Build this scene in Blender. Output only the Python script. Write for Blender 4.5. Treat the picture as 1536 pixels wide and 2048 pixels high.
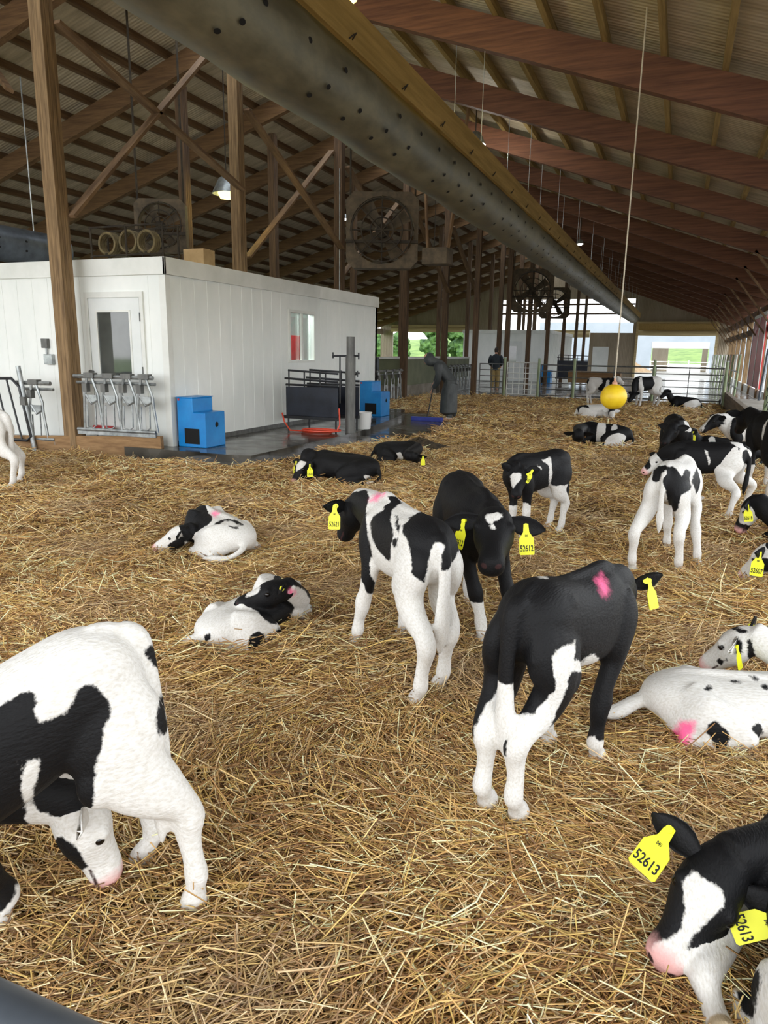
import bpy, bmesh, math, random
import numpy as np
from mathutils import Vector, Matrix, noise as mnoise

for _o in list(bpy.data.objects):
    bpy.data.objects.remove(_o, do_unlink=True)
SC = bpy.context.scene
COL = SC.collection
PI = math.pi
R = math.radians
rng = np.random.default_rng(7)
random.seed(7)

# ------------------------------------------------------------------ camera
CAM_H = 1.5
YAW, PITCH, ROLL, FPX = 21.955, 12.8, 0.9, 1420.0
cam_d = bpy.data.cameras.new('camera')
cam_d.sensor_fit = 'VERTICAL'
cam_d.sensor_height = 36.0
cam_d.lens = 36.0 * FPX / 2048.0
cam_d.clip_start = 0.05
cam_d.clip_end = 600
cam = bpy.data.objects.new('camera', cam_d)
COL.objects.link(cam)
_y, _p, _r = R(YAW), R(PITCH), R(ROLL)
_f = Vector((-math.sin(_y) * math.cos(_p), math.cos(_y) * math.cos(_p), -math.sin(_p)))
_rt = Vector((math.cos(_y), math.sin(_y), 0))
_u = _rt.cross(_f)
_r2 = math.cos(_r) * _rt + math.sin(_r) * _u
_u2 = -math.sin(_r) * _rt + math.cos(_r) * _u
M4 = Matrix(((_r2.x, _u2.x, -_f.x, 0), (_r2.y, _u2.y, -_f.y, 0), (_r2.z, _u2.z, -_f.z, CAM_H), (0, 0, 0, 1)))
cam.matrix_world = M4
SC.camera = cam

# ------------------------------------------------------------------ light and exposure
SC.view_settings.view_transform = 'Standard'
SC.view_settings.look = 'None'
SC.view_settings.gamma = 1.0
SC.view_settings.exposure = 0.0
SC.view_settings.use_curve_mapping = False
SC.cycles.use_denoising = True
SC.cycles.max_bounces = 8
SC.cycles.diffuse_bounces = 5
SC.cycles.glossy_bounces = 3
SC.cycles.transmission_bounces = 4
SC.cycles.sample_clamp_indirect = 6.0
SC.cycles.caustics_reflective = False
SC.cycles.caustics_refractive = False
SC.cycles.use_adaptive_sampling = True
SC.cycles.adaptive_threshold = 0.02

WORLD = bpy.data.worlds.new('overcast_sky')
SC.world = WORLD
WORLD.use_nodes = True
_nt = WORLD.node_tree
_bg = _nt.nodes['Background']
_tc = _nt.nodes.new('ShaderNodeTexCoord')
_sx = _nt.nodes.new('ShaderNodeSeparateXYZ')
_rp = _nt.nodes.new('ShaderNodeValToRGB')
_rp.color_ramp.elements[0].position = 0.0
_rp.color_ramp.elements[0].color = (0.97, 0.985, 1.0, 1)
_rp.color_ramp.elements[1].position = 1.0
_rp.color_ramp.elements[1].color = (0.80, 0.90, 1.0, 1)
_nt.links.new(_tc.outputs['Generated'], _sx.inputs[0])
_nt.links.new(_sx.outputs['Z'], _rp.inputs[0])
_nt.links.new(_rp.outputs[0], _bg.inputs['Color'])
SKY_STRENGTH = 3.8
_bg.inputs['Strength'].default_value = SKY_STRENGTH

def add_sun(direction, strength, angle, color):
    d = bpy.data.lights.new('sun', 'SUN')
    d.energy = strength
    d.angle = R(angle)
    d.color = color
    o = bpy.data.objects.new('sun', d)
    COL.objects.link(o)
    o.rotation_euler = Vector(direction).to_track_quat('-Z', 'Y').to_euler()
    return o
add_sun((-0.2, 0.80, -0.56), 1.2, 50, (1.0, 0.97, 0.93))

# ------------------------------------------------------------------ mesh helpers
def V(*a):
    return Vector(a)

class MB:
    def __init__(s):
        s.v, s.f, s.m, s.cur = [], [], [], 0
    def add(s, vs, fs):
        b = len(s.v)
        s.v += [tuple(v) for v in vs]
        s.f += [tuple(b + i for i in f) for f in fs]
        s.m += [s.cur] * len(fs)
        return s
    def mm(s, x0, x1, y0, y1, z0, z1):
        vs = [(x, y, z) for z in (z0, z1) for y in (y0, y1) for x in (x0, x1)]
        return s.add(vs, [(0, 2, 3, 1), (4, 5, 7, 6), (0, 1, 5, 4), (2, 6, 7, 3), (0, 4, 6, 2), (1, 3, 7, 5)])
    def box(s, c, sz, rot=None):
        vs = []
        for z in (-.5, .5):
            for y in (-.5, .5):
                for x in (-.5, .5):
                    p = Vector((x * sz[0], y * sz[1], z * sz[2]))
                    if rot is not None:
                        p = rot @ p
                    vs.append(tuple(p + Vector(c)))
        return s.add(vs, [(0, 2, 3, 1), (4, 5, 7, 6), (0, 1, 5, 4), (2, 6, 7, 3), (0, 4, 6, 2), (1, 3, 7, 5)])
    def beam(s, a, b, w, h, up=(0, 0, 1)):
        a, b = Vector(a), Vector(b)
        t = (b - a)
        L = t.length
        t.normalize()
        side = t.cross(Vector(up))
        if side.length < 1e-4:
            side = t.cross(Vector((1, 0, 0)))
        side.normalize()
        u = side.cross(t)
        rot = Matrix((side, t, u)).transposed()
        return s.box((a + b) / 2, (w, L, h), rot)
    def tube(s, pts, r, n=8, cap=True, closed=False):
        pts = [Vector(p) for p in pts]
        N = len(pts)
        rr = r if hasattr(r, '__len__') else [r] * N
        base = len(s.v)
        prev = None
        for i, p in enumerate(pts):
            if closed:
                t = pts[(i + 1) % N] - pts[i - 1]
            else:
                t = pts[min(i + 1, N - 1)] - pts[max(i - 1, 0)]
            t.normalize()
            if prev is None:
                a = t.cross(Vector((0, 0, 1)))
                if a.length < 1e-3:
                    a = t.cross(Vector((1, 0, 0)))
            else:
                a = prev - t * prev.dot(t)
            a.normalize()
            prev = a
            b = t.cross(a)
            for k in range(n):
                th = 2 * PI * k / n
                s.v.append(tuple(p + (a * math.cos(th) + b * math.sin(th)) * rr[i]))
        rng_ = range(N) if closed else range(N - 1)
        for i in rng_:
            j = (i + 1) % N
            for k in range(n):
                k2 = (k + 1) % n
                s.f.append((base + i * n + k, base + i * n + k2, base + j * n + k2, base + j * n + k))
                s.m.append(s.cur)
        if cap and not closed:
            s.f.append(tuple(base + k for k in range(n))[::-1]); s.m.append(s.cur)
            s.f.append(tuple(base + (N - 1) * n + k for k in range(n))); s.m.append(s.cur)
        return s
    def cyl(s, a, b, r, n=14, r2=None):
        return s.tube([a, b], [r, r if r2 is None else r2], n)
    def disc(s, c, nrm, r, n=14, r2=None, up=(0, 0, 1)):
        nrm = Vector(nrm).normalized()
        a = nrm.cross(Vector(up))
        if a.length < 1e-3:
            a = nrm.cross(Vector((1, 0, 0)))
        a.normalize()
        b = nrm.cross(a)
        r2 = r if r2 is None else r2
        vs = [Vector(c) + a * r * math.cos(2 * PI * k / n) + b * r2 * math.sin(2 * PI * k / n) for k in range(n)]
        return s.add(vs, [tuple(range(n))])
    def prism(s, poly, axis, t0, t1):
        """poly: 2D points; axis 'x','y','z' = extrusion axis between t0 and t1"""
        n = len(poly)
        def mk(p, t):
            return {'x': (t, p[0], p[1]), 'y': (p[0], t, p[1]), 'z': (p[0], p[1], t)}[axis]
        vs = [mk(p, t0) for p in poly] + [mk(p, t1) for p in poly]
        fs = [tuple(range(n))[::-1], tuple(range(n, 2 * n))]
        fs += [(i, (i + 1) % n, n + (i + 1) % n, n + i) for i in range(n)]
        return s.add(vs, fs)
    def lathe(s, prof, c=(0, 0, 0), n=24):
        base = len(s.v)
        for (r, z) in prof:
            for k in range(n):
                th = 2 * PI * k / n
                s.v.append((c[0] + r * math.cos(th), c[1] + r * math.sin(th), c[2] + z))
        for i in range(len(prof) - 1):
            for k in range(n):
                k2 = (k + 1) % n
                s.f.append((base + i * n + k, base + i * n + k2, base + (i + 1) * n + k2, base + (i + 1) * n + k)); s.m.append(s.cur)
        return s
    def build(s, name, mat, parent=None, smooth=False, bevel=0.0):
        me = bpy.data.meshes.new(name)
        me.from_pydata(s.v, [], s.f)
        mats = mat if isinstance(mat, (list, tuple)) else [mat]
        for m in mats:
            me.materials.append(m)
        if len(mats) > 1:
            me.polygons.foreach_set('material_index', s.m)
        bm = bmesh.new()
        bm.from_mesh(me)
        bmesh.ops.recalc_face_normals(bm, faces=bm.faces)
        bm.to_mesh(me)
        bm.free()
        if smooth:
            me.polygons.foreach_set('use_smooth', [True] * len(me.polygons))
            try:
                me.set_sharp_from_angle(angle=R(40))
            except Exception:
                pass
        o = bpy.data.objects.new(name, me)
        COL.objects.link(o)
        if parent:
            o.parent = parent
        if bevel:
            b = o.modifiers.new('edge', 'BEVEL')
            b.width = bevel
            b.segments = 2
            b.limit_method = 'ANGLE'
        return o

def tag(o, label=None, cat=None, group=None, kind=None):
    if label: o['label'] = label
    if cat: o['category'] = cat
    if group: o['group'] = group
    if kind: o['kind'] = kind
    return o

def thing(name, label, cat, loc=(0, 0, 0), rz=0.0, group=None):
    o = bpy.data.objects.new(name, None)
    o.empty_display_size = 0.1
    COL.objects.link(o)
    o.location = loc
    o.rotation_euler = (0, 0, rz)
    return tag(o, label, cat, group)

def struct(mb, name, mat, **k):
    o = mb.build(name, mat, **k)
    o['kind'] = 'structure'
    return o

def copy_tree(o, parent=None):
    c = o.copy()
    COL.objects.link(c)
    if parent: c.parent = parent
    for ch in list(o.children):
        copy_tree(ch, c)
    return c

# ------------------------------------------------------------------ materials
def srgb(r, g, b):
    f = lambda c: (c / 255 / 12.92) if c / 255 <= 0.04045 else ((c / 255 + 0.055) / 1.055) ** 2.4
    return (f(r), f(g), f(b), 1)

def new_mat(name):
    m = bpy.data.materials.new(name)
    m.use_nodes = True
    nt = m.node_tree
    return m, nt, nt.nodes['Principled BSDF']

def mat(name, c1, c2=None, rough=0.6, metal=0.0, scale=(5, 5, 5), detail=4.0, bump=0.0, bump_scale=None, rough2=None, spec=0.5, contrast=(0.35, 0.65), wave=None):
    """two-tone noise material; wave=(axis, scale, strength, profile) adds corrugation to the bump"""
    m, nt, p = new_mat(name)
    N, L = nt.nodes, nt.links
    tc = N.new('ShaderNodeTexCoord')
    mp = N.new('ShaderNodeMapping')
    mp.inputs['Scale'].default_value = scale
    L.new(tc.outputs['Object'], mp.inputs[0])
    nz = N.new('ShaderNodeTexNoise')
    nz.inputs['Scale'].default_value = 1.0
    nz.inputs['Detail'].default_value = detail
    nz.inputs['Roughness'].default_value = 0.62
    L.new(mp.outputs[0], nz.inputs['Vector'])
    rp = N.new('ShaderNodeValToRGB')
    rp.color_ramp.elements[0].position, rp.color_ramp.elements[1].position = contrast
    rp.color_ramp.elements[0].color = c1
    rp.color_ramp.elements[1].color = c2 or c1
    L.new(nz.outputs['Fac'], rp.inputs[0])
    L.new(rp.outputs[0], p.inputs['Base Color'])
    p.inputs['Metallic'].default_value = metal
    p.inputs['Specular IOR Level'].default_value = spec
    if rough2 is not None:
        mr = N.new('ShaderNodeMapRange')
        mr.inputs[1].default_value, mr.inputs[2].default_value = contrast
        mr.inputs[3].default_value, mr.inputs[4].default_value = rough, rough2
        L.new(nz.outputs['Fac'], mr.inputs[0])
        L.new(mr.outputs[0], p.inputs['Roughness'])
    else:
        p.inputs['Roughness'].default_value = rough
    h = None
    if bump:
        h = nz.outputs['Fac']
        if bump_scale:
            n2 = N.new('ShaderNodeTexNoise')
            n2.inputs['Scale'].default_value = bump_scale
            n2.inputs['Detail'].default_value = 3
            L.new(tc.outputs['Object'], n2.inputs['Vector'])
            h = n2.outputs['Fac']
    if wave:
        w = N.new('ShaderNodeTexWave')
        w.bands_direction = wave[0]
        w.wave_profile = wave[3]
        w.inputs['Scale'].default_value = wave[1]
        L.new(tc.outputs['Object'], w.inputs['Vector'])
        h2 = w.outputs['Fac']
        bp2 = N.new('ShaderNodeBump')
        bp2.inputs['Strength'].default_value = wave[2]
        bp2.inputs['Distance'].default_value = 0.03
        L.new(h2, bp2.inputs['Height'])
        L.new(bp2.outputs[0], p.inputs['Normal'])
    if h is not None:
        bp = N.new('ShaderNodeBump')
        bp.inputs['Strength'].default_value = bump
        bp.inputs['Distance'].default_value = 0.02
        L.new(h, bp.inputs['Height'])
        if wave:
            L.new(bp2.outputs[0], bp.inputs['Normal'])
        L.new(bp.outputs[0], p.inputs['Normal'])
    return m

def emit(name, c, s):
    m, nt, p = new_mat(name)
    p.inputs['Base Color'].default_value = c
    p.inputs['Emission Color'].default_value = c
    p.inputs['Emission Strength'].default_value = s
    return m

M = {}
M['post'] = mat('weathered_post_wood', srgb(98, 76, 50), srgb(150, 122, 86), 0.8, scale=(30, 30, 1.6), bump=0.35)
M['post_dark'] = mat('old_post_wood', srgb(68, 50, 36), srgb(108, 84, 60), 0.85, scale=(30, 30, 1.6), bump=0.3)
M['rafter'] = mat('red_brown_rafter_wood', srgb(86, 52, 34), srgb(116, 76, 52), 0.75, scale=(1.5, 20, 24), bump=0.3)
M['rafter_left'] = mat('brown_rafter_wood', srgb(92, 66, 42), srgb(124, 94, 62), 0.8, scale=(1.5, 20, 24), bump=0.3)
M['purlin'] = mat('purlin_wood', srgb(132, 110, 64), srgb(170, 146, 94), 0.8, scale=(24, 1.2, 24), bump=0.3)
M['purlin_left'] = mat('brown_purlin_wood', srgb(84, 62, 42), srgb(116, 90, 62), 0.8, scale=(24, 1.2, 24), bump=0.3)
M['brace'] = mat('brace_wood', srgb(94, 70, 48), srgb(132, 104, 74), 0.8, scale=(14, 2, 2), bump=0.25)
M['board'] = mat('yellow_board_wood', srgb(146, 120, 62), srgb(180, 150, 88), 0.7, scale=(20, 1.0, 16), bump=0.2)
M['skin'] = mat('roof_sheet', srgb(168, 156, 132), srgb(204, 192, 168), 0.7, scale=(1.2, 6, 1.2), bump=0.2, wave=('Y', 4.0, 0.3, 'SIN'))
M['duct'] = mat('grey_green_duct', srgb(96, 94, 78), srgb(132, 128, 108), 0.42, metal=0.2, scale=(5, 2.2, 5), bump=0.25, bump_scale=3.0, rough2=0.58)
M['hole'] = mat('dark_hole', srgb(10, 9, 8), None, 0.9)
M['white'] = mat('white_panel', srgb(226, 230, 226), srgb(240, 242, 238), 0.28, scale=(1.2, 1.2, 0.6), rough2=0.4, wave=('X', 1.05, 0.0, 'SIN'))
M['white_trim'] = mat('white_trim', srgb(216, 218, 212), srgb(230, 231, 226), 0.4, scale=(2, 2, 2))
M['door'] = mat('door_paint', srgb(218, 222, 220), srgb(228, 231, 229), 0.35, scale=(2, 2, 2))
M['wet'] = mat('wet_concrete', srgb(44, 42, 38), srgb(84, 80, 72), 0.05, scale=(1.3, 2.2, 1), rough2=0.3, bump=0.06, bump_scale=6)
M['concrete'] = mat('dry_concrete', srgb(120, 112, 100), srgb(156, 148, 136), 0.8, scale=(2, 2, 2), bump=0.2, bump_scale=40)
M['farwet'] = mat('far_wet_concrete', srgb(112, 110, 108), srgb(158, 156, 152), 0.05, scale=(0.5, 2.4, 1), rough2=0.3)
M['tan_metal'] = mat('tan_corrugated_metal', srgb(140, 126, 104), srgb(160, 146, 124), 0.5, scale=(1, 1, 0.3), wave=('X', 3.4, 0.5, 'SIN'))
M['steel'] = mat('galvanised_steel', srgb(130, 134, 134), srgb(176, 180, 180), 0.4, metal=0.7, scale=(8, 8, 8))
M['black_metal'] = mat('black_painted_steel', srgb(26, 27, 30), srgb(40, 42, 46), 0.4, scale=(6, 6, 6))
M['black_sheet'] = mat('black_rubber_sheet', srgb(18, 22, 32), srgb(34, 40, 54), 0.35, scale=(3, 3, 3), rough2=0.55)
M['blue'] = mat('blue_plastic', srgb(0, 116, 190), srgb(14, 136, 208), 0.35, scale=(3, 3, 3))
M['grey_post'] = mat('grey_pipe', srgb(84, 84, 82), srgb(112, 112, 108), 0.5, metal=0.3, scale=(10, 10, 3))
M['hose'] = mat('red_orange_hose', srgb(206, 62, 40), srgb(222, 80, 52), 0.4)
M['bucket'] = mat('white_bucket_plastic', srgb(224, 224, 222), None, 0.4)
M['yellow'] = mat('yellow_ball_rubber', srgb(226, 184, 18), srgb(244, 210, 44), 0.45, scale=(5, 5, 5))
M['rope'] = mat('pale_rope', srgb(190, 180, 158), srgb(210, 200, 180), 0.9, scale=(60, 60, 60))
M['olive'] = mat('olive_panel', srgb(92, 98, 72), srgb(112, 116, 88), 0.6, scale=(2, 2, 2))
M['curb'] = mat('grey_brown_plank', srgb(104, 92, 78), srgb(136, 122, 104), 0.8, scale=(14, 1, 14), bump=0.25)
M['curb_wood'] = mat('kick_board_wood', srgb(128, 96, 62), srgb(160, 126, 86), 0.8, scale=(2, 20, 20), bump=0.3)
M['green_pipe'] = mat('pale_green_pipe', srgb(120, 136, 104), srgb(158, 170, 130), 0.45, metal=0.2, scale=(12, 12, 3))
M['red'] = mat('red_door_paint', srgb(176, 40, 44), srgb(194, 54, 56), 0.5)
M['fan'] = mat('dusty_fan_steel', srgb(64, 54, 40), srgb(98, 84, 64), 0.8, scale=(6, 6, 6))
M['fan_dark'] = mat('dusty_fan_dark', srgb(40, 33, 25), srgb(64, 54, 40), 0.85, scale=(6, 6, 6))
M['curtain'] = mat('tan_roll_curtain', srgb(178, 158, 112), srgb(206, 188, 144), 0.7, scale=(0.6, 8, 14))
M['tarp'] = mat('white_tarp', srgb(176, 176, 172), srgb(192, 192, 188), 0.6, scale=(1, 8, 10))
M['lamp'] = emit('lamp_glow', (1, 0.98, 0.94, 1), 14)
M['lamp_yellow'] = emit('yellow_lamp_glow', (1, 0.86, 0.22, 1), 4)
M['grass'] = mat('far_grass', srgb(78, 104, 40), srgb(112, 136, 62), 0.9, scale=(0.4, 0.4, 0.4), bump=0.2)
M['leaf'] = mat('tree_leaves', srgb(34, 66, 28), srgb(84, 118, 52), 0.8, scale=(1.6, 1.6, 1.6), detail=8)
M['bark'] = mat('bark', srgb(80, 66, 50), srgb(104, 88, 70), 0.9, scale=(8, 8, 2))
M['sand'] = mat('sand_heap', srgb(124, 100, 72), srgb(146, 122, 92), 0.9, scale=(3, 3, 3), bump=0.3)
M['outside'] = mat('yard_ground', srgb(96, 92, 84), srgb(122, 116, 106), 0.35, scale=(0.3, 0.3, 1), rough2=0.6)
M['shed'] = mat('pale_shed_wall', srgb(146, 156, 164), srgb(160, 168, 176), 0.5, scale=(0.5, 0.5, 0.5))
M['bed'] = mat('trodden_straw', srgb(84, 62, 34), srgb(164, 132, 84), 0.9, scale=(26, 26, 26), detail=8, bump=0.6, contrast=(0.3, 0.7))
M['dark_bed'] = mat('dark_wet_bedding', srgb(30, 24, 16), srgb(78, 64, 42), 0.85, scale=(16, 16, 16), detail=6, bump=0.6)
M['pipe_near'] = mat('dark_blue_grey_rail', srgb(70, 76, 84), srgb(104, 112, 122), 0.4, metal=0.3, scale=(3, 3, 3))
M['tan_box'] = mat('cardboard', srgb(166, 136, 92), srgb(184, 154, 110), 0.8)
M['pvc'] = mat('dusty_pvc', srgb(140, 132, 112), srgb(172, 162, 140), 0.6, scale=(6, 6, 6))
M['coil'] = mat('dusty_coil', srgb(96, 82, 54), srgb(134, 118, 80), 0.7, scale=(9, 9, 9))
M['dark_coat'] = mat('dark_rain_cloth', srgb(40, 44, 46), srgb(66, 70, 70), 0.55, scale=(7, 7, 4), bump=0.3, bump_scale=9)
M['navy_coat'] = mat('navy_cloth', srgb(24, 32, 40), srgb(40, 50, 58), 0.7, scale=(7, 7, 4))
M['tan_cloth'] = mat('tan_cloth', srgb(150, 128, 80), srgb(178, 154, 102), 0.8, scale=(7, 7, 4))
M['skin_tone'] = mat('skin_tone', srgb(200, 150, 122), srgb(214, 166, 138), 0.55)
M['dark_hair'] = mat('dark_hair', srgb(40, 30, 24), srgb(60, 46, 36), 0.7, scale=(30, 30, 30))
M['boot'] = mat('white_boot_rubber', srgb(206, 208, 206), None, 0.5)
M['blue_blade'] = mat('blue_squeegee_plastic', srgb(40, 52, 140), srgb(60, 74, 164), 0.5)
M['tag'] = mat('yellow_tag_plastic', srgb(236, 236, 20), srgb(244, 244, 40), 0.45)
M['ink'] = mat('black_ink', srgb(14, 14, 12), None, 0.7)
M['eye'] = mat('dark_eye', srgb(14, 10, 10), None, 0.08)

def glass_mat():
    m, nt, p = new_mat('window_glass')
    N, L = nt.nodes, nt.links
    out = N['Material Output']
    tr = N.new('ShaderNodeBsdfTransparent')
    tr.inputs[0].default_value = (0.75, 0.8, 0.78, 1)
    gl = N.new('ShaderNodeBsdfGlossy')
    gl.inputs['Roughness'].default_value = 0.03
    mx = N.new('ShaderNodeMixShader')
    mx.inputs[0].default_value = 0.2
    L.new(tr.outputs[0], mx.inputs[1])
    L.new(gl.outputs[0], mx.inputs[2])
    L.new(mx.outputs[0], out.inputs['Surface'])
    return m
M['glass'] = glass_mat()
M['dark_glass'] = mat('dark_door_glass', srgb(58, 62, 60), srgb(84, 88, 84), 0.05, scale=(1, 1, 1), spec=0.9)

def straw_mat():
    m, nt, p = new_mat('straw')
    a = nt.nodes.new('ShaderNodeAttribute')
    a.attribute_name = 'tint'
    nt.links.new(a.outputs['Color'], p.inputs['Base Color'])
    p.inputs['Roughness'].default_value = 0.5
    p.inputs['Specular IOR Level'].default_value = 0.35
    return m
M['straw'] = straw_mat()

def coat_mat():
    """black and white coat: 'coat' is a signed distance to the edge of the black patches (m), broken up by fine hair noise"""
    m, nt, p = new_mat('calf_coat')
    N, L = nt.nodes, nt.links
    def attr(n):
        a = N.new('ShaderNodeAttribute'); a.attribute_name = n; return a.outputs['Fac']
    tc = N.new('ShaderNodeTexCoord')
    nz = N.new('ShaderNodeTexNoise'); nz.inputs['Scale'].default_value = 34; nz.inputs['Detail'].default_value = 5; nz.inputs['Roughness'].default_value = 0.7
    L.new(tc.outputs['Object'], nz.inputs['Vector'])
    mp = N.new('ShaderNodeMapping'); mp.inputs['Scale'].default_value = (55, 190, 120)
    L.new(tc.outputs['Object'], mp.inputs[0])
    n2 = N.new('ShaderNodeTexNoise'); n2.inputs['Scale'].default_value = 1.0; n2.inputs['Detail'].default_value = 3
    L.new(mp.outputs[0], n2.inputs['Vector'])
    def sharp(a, w, amp):
        s = N.new('ShaderNodeMath'); s.operation = 'MULTIPLY_ADD'
        sub = N.new('ShaderNodeMath'); sub.operation = 'SUBTRACT'; sub.inputs[1].default_value = 0.5
        L.new(nz.outputs['Fac'], sub.inputs[0])
        L.new(sub.outputs[0], s.inputs[0]); s.inputs[1].default_value = amp; L.new(a, s.inputs[2])
        r = N.new('ShaderNodeMapRange'); r.interpolation_type = 'SMOOTHSTEP'
        r.inputs[1].default_value, r.inputs[2].default_value = -w, w
        L.new(s.outputs[0], r.inputs[0])
        return r.outputs[0]
    def mix(f, a, b):
        x = N.new('ShaderNodeMix'); x.data_type = 'RGBA'
        L.new(f, x.inputs['Factor'])
        for sock, v in ((x.inputs[6], a), (x.inputs[7], b)):
            if isinstance(v, tuple): sock.default_value = v
            else: L.new(v, sock)
        return x.outputs[2]
    wv = N.new('ShaderNodeValToRGB')
    wv.color_ramp.elements[0].position, wv.color_ramp.elements[1].position = 0.3, 0.6
    wv.color_ramp.elements[0].color = srgb(204, 200, 192); wv.color_ramp.elements[1].color = srgb(222, 220, 216)
    L.new(n2.outputs['Fac'], wv.inputs[0])
    c = mix(sharp(attr('coat'), 0.004, 0.03), wv.outputs[0], srgb(14, 14, 16))
    c = mix(sharp(attr('pink'), 0.02, 0.05), c, srgb(255, 110, 160))
    c = mix(sharp(attr('nose'), 0.012, 0.02), c, srgb(226, 172, 168))
    c = mix(sharp(attr('nostril'), 0.003, 0.004), c, srgb(58, 36, 36))
    c = mix(sharp(attr('hoof'), 0.004, 0.01), c, srgb(176, 158, 130))
    L.new(c, p.inputs['Base Color'])
    p.inputs['Roughness'].default_value = 0.62
    p.inputs['Specular IOR Level'].default_value = 0.22
    bp = N.new('ShaderNodeBump'); bp.inputs['Strength'].default_value = 0.3; bp.inputs['Distance'].default_value = 0.010
    L.new(n2.outputs['Fac'], bp.inputs['Height'])
    L.new(bp.outputs[0], p.inputs['Normal'])
    return m
M['coat'] = coat_mat()
# ================================================================== the barn itself
def zr(x): return 4.25 - 0.345 * x
def zl(x): return 7.07 + 0.31 * (x + 8.17)
RIDGE, XR, XL = -8.17, 2.9, -21.2
Y0, Y1 = -2.6, 51.4

# roof skin
b = MB()
t0, t1 = 0.53, 0.56
GAP = 0.6      # ridge gap out of view, added to let more top light in
b.prism([(RIDGE + GAP, zr(RIDGE + GAP) + t0), (XR + .4, zr(XR + .4) + t0), (XR + .4, zr(XR + .4) + t1), (RIDGE + GAP, zr(RIDGE + GAP) + t1)], 'y', Y0 - .4, Y1 + .4)
struct(b, 'ceiling_right', M['skin'])
b = MB()
b.prism([(RIDGE - GAP, zl(RIDGE - GAP) + t0), (XL - .4, zl(XL - .4) + t0), (XL - .4, zl(XL - .4) + t1), (RIDGE - GAP, zl(RIDGE - GAP) + t1)], 'y', Y0 - .4, Y1 + .4)
struct(b, 'ceiling_left', M['skin'])

RAFT = [9.6 + 3.1 * k for k in range(-3, 14)]
for yy in RAFT:
    b = MB().prism([(RIDGE, zr(RIDGE)), (XR, zr(XR)), (XR, zr(XR) + .39), (RIDGE, zr(RIDGE) + .39)], 'y', yy - .07, yy + .07)
    struct(b, 'rafter_beam', M['rafter'])
    b = MB().prism([(RIDGE, zl(RIDGE)), (XL, zl(XL)), (XL, zl(XL) + .39), (RIDGE, zl(RIDGE) + .39)], 'y', yy - .07, yy + .07)
    struct(b, 'rafter_beam', M['rafter_left'])
for x in np.arange(XR - .1, RIDGE, -.66):
    z = zr(x) + .39
    struct(MB().mm(x - .034, x + .034, Y0, Y1, z, z + .14), 'purlin_beam', M['purlin'])
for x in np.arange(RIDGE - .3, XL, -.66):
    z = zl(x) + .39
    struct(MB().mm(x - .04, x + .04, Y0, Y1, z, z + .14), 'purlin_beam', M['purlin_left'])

# ------------------------------------------------------------------ end wall and side walls
b = MB()
def endp(x0, x1, z0, z1=None):
    pts = [(x0, z0), (x1, z0)]
    if z1 is not None:
        pts += [(x1, z1), (x0, z1)]
    else:
        top = lambda x: (zr(x) if x > RIDGE else zl(x)) + .5
        pts += [(x1, top(x1))]
        if x0 < RIDGE < x1: pts += [(RIDGE, top(RIDGE))]
        pts += [(x0, top(x0))]
    b.prism(pts, 'y', 51.35, 51.45)
endp(-21.2, -20.2, 0); endp(-20.2, -14.3, 0, 1.1); endp(-20.2, -14.3, 3.35)
endp(-14.3, -12.0, 0); endp(-12.0, -9.6, 0, 2.9); endp(-12.0, -3.05, 5.1)
endp(-5.8, -3.05, 0, 2.9); endp(-3.05, -2.8, 0); endp(-2.8, 2.1, 3.5); endp(2.1, 2.9, 0)
struct(b, 'wall_back', M['tan_metal'])
for z in (4.15, 4.75):
    struct(MB().mm(-12.0, -3.05, 51.2, 51.3, z - .06, z + .06), 'trim_1', M['post_dark'])
b = MB()
b.mm(-2.85, -2.7, 51.15, 51.33, 0, 3.5); b.mm(2.0, 2.15, 51.15, 51.33, 0, 3.5); b.mm(-2.85, 2.15, 51.15, 51.33, 3.5, 3.62)
struct(b, 'trim_2', M['curtain'])
struct(MB().mm(-5.54, -4.5, 51.28, 51.36, 0, 1.98), 'door_1', M['door'])
for (x0, x1, z0, z1, lab) in ((-2.7, 2.0, 2.75, 3.5, 'tan curtain rolled up over the big end doorway'), (-9.6, -5.8, 2.6, 3.05, 'tan curtain rolled up above the bright opening behind the far white room'), (-20.2, -14.3, 2.9, 3.4, 'tan curtain rolled up above the green view at the far left')):
    t = thing('roll_curtain', lab, 'curtain', ((x0 + x1) / 2, 51.05, z0), group='rolled curtains on the end wall')
    w = (x1 - x0) / 2
    h = z1 - z0
    c = MB().tube([(-w, 0, .16), (-w * .3, 0, .13), (w * .3, 0, .13), (w, 0, .16)], .17, 12)
    c.build('rolled_fabric', M['curtain'], t, smooth=True)
    MB().mm(-w, w, .02, .31, .3, h).build('header_board', M['board'] if x0 > -4 else M['curtain'], t)

# right side wall: posts, rail, red door; low curb wall
for k, yy in enumerate(np.arange(14.0, 51, 3.1)):
    struct(MB().mm(2.66, 2.84, yy - .09, yy + .09, 0, zr(2.8)), 'pillar_right', M['post'])
struct(MB().mm(2.72, 2.82, 6, 51.3, 0, .32), 'wall_right', M['white_trim'])
struct(MB().mm(2.68, 2.84, 12, 51.3, 2.35, 2.6), 'trim_3', M['post_dark'])
struct(MB().mm(2.7, 2.82, 12, 51.3, 2.95, 3.3), 'trim_4', M['rafter'])
for yy in RAFT[4:]:
    struct(MB().beam((2.75, yy, 2.1), (1.35, yy, zr(1.35) + .05), .05, .14, (0, 1, 0)), 'brace_beam', M['brace'])
t = thing('sliding_door', 'red sliding barn door with white edge trim on the side wall', 'door', (2.6, 30.0, .4))
MB().mm(0, .05, -2.1, 2.2, 0, 2.6).build('door_leaf', M['red'], t)
b = MB()
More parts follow.
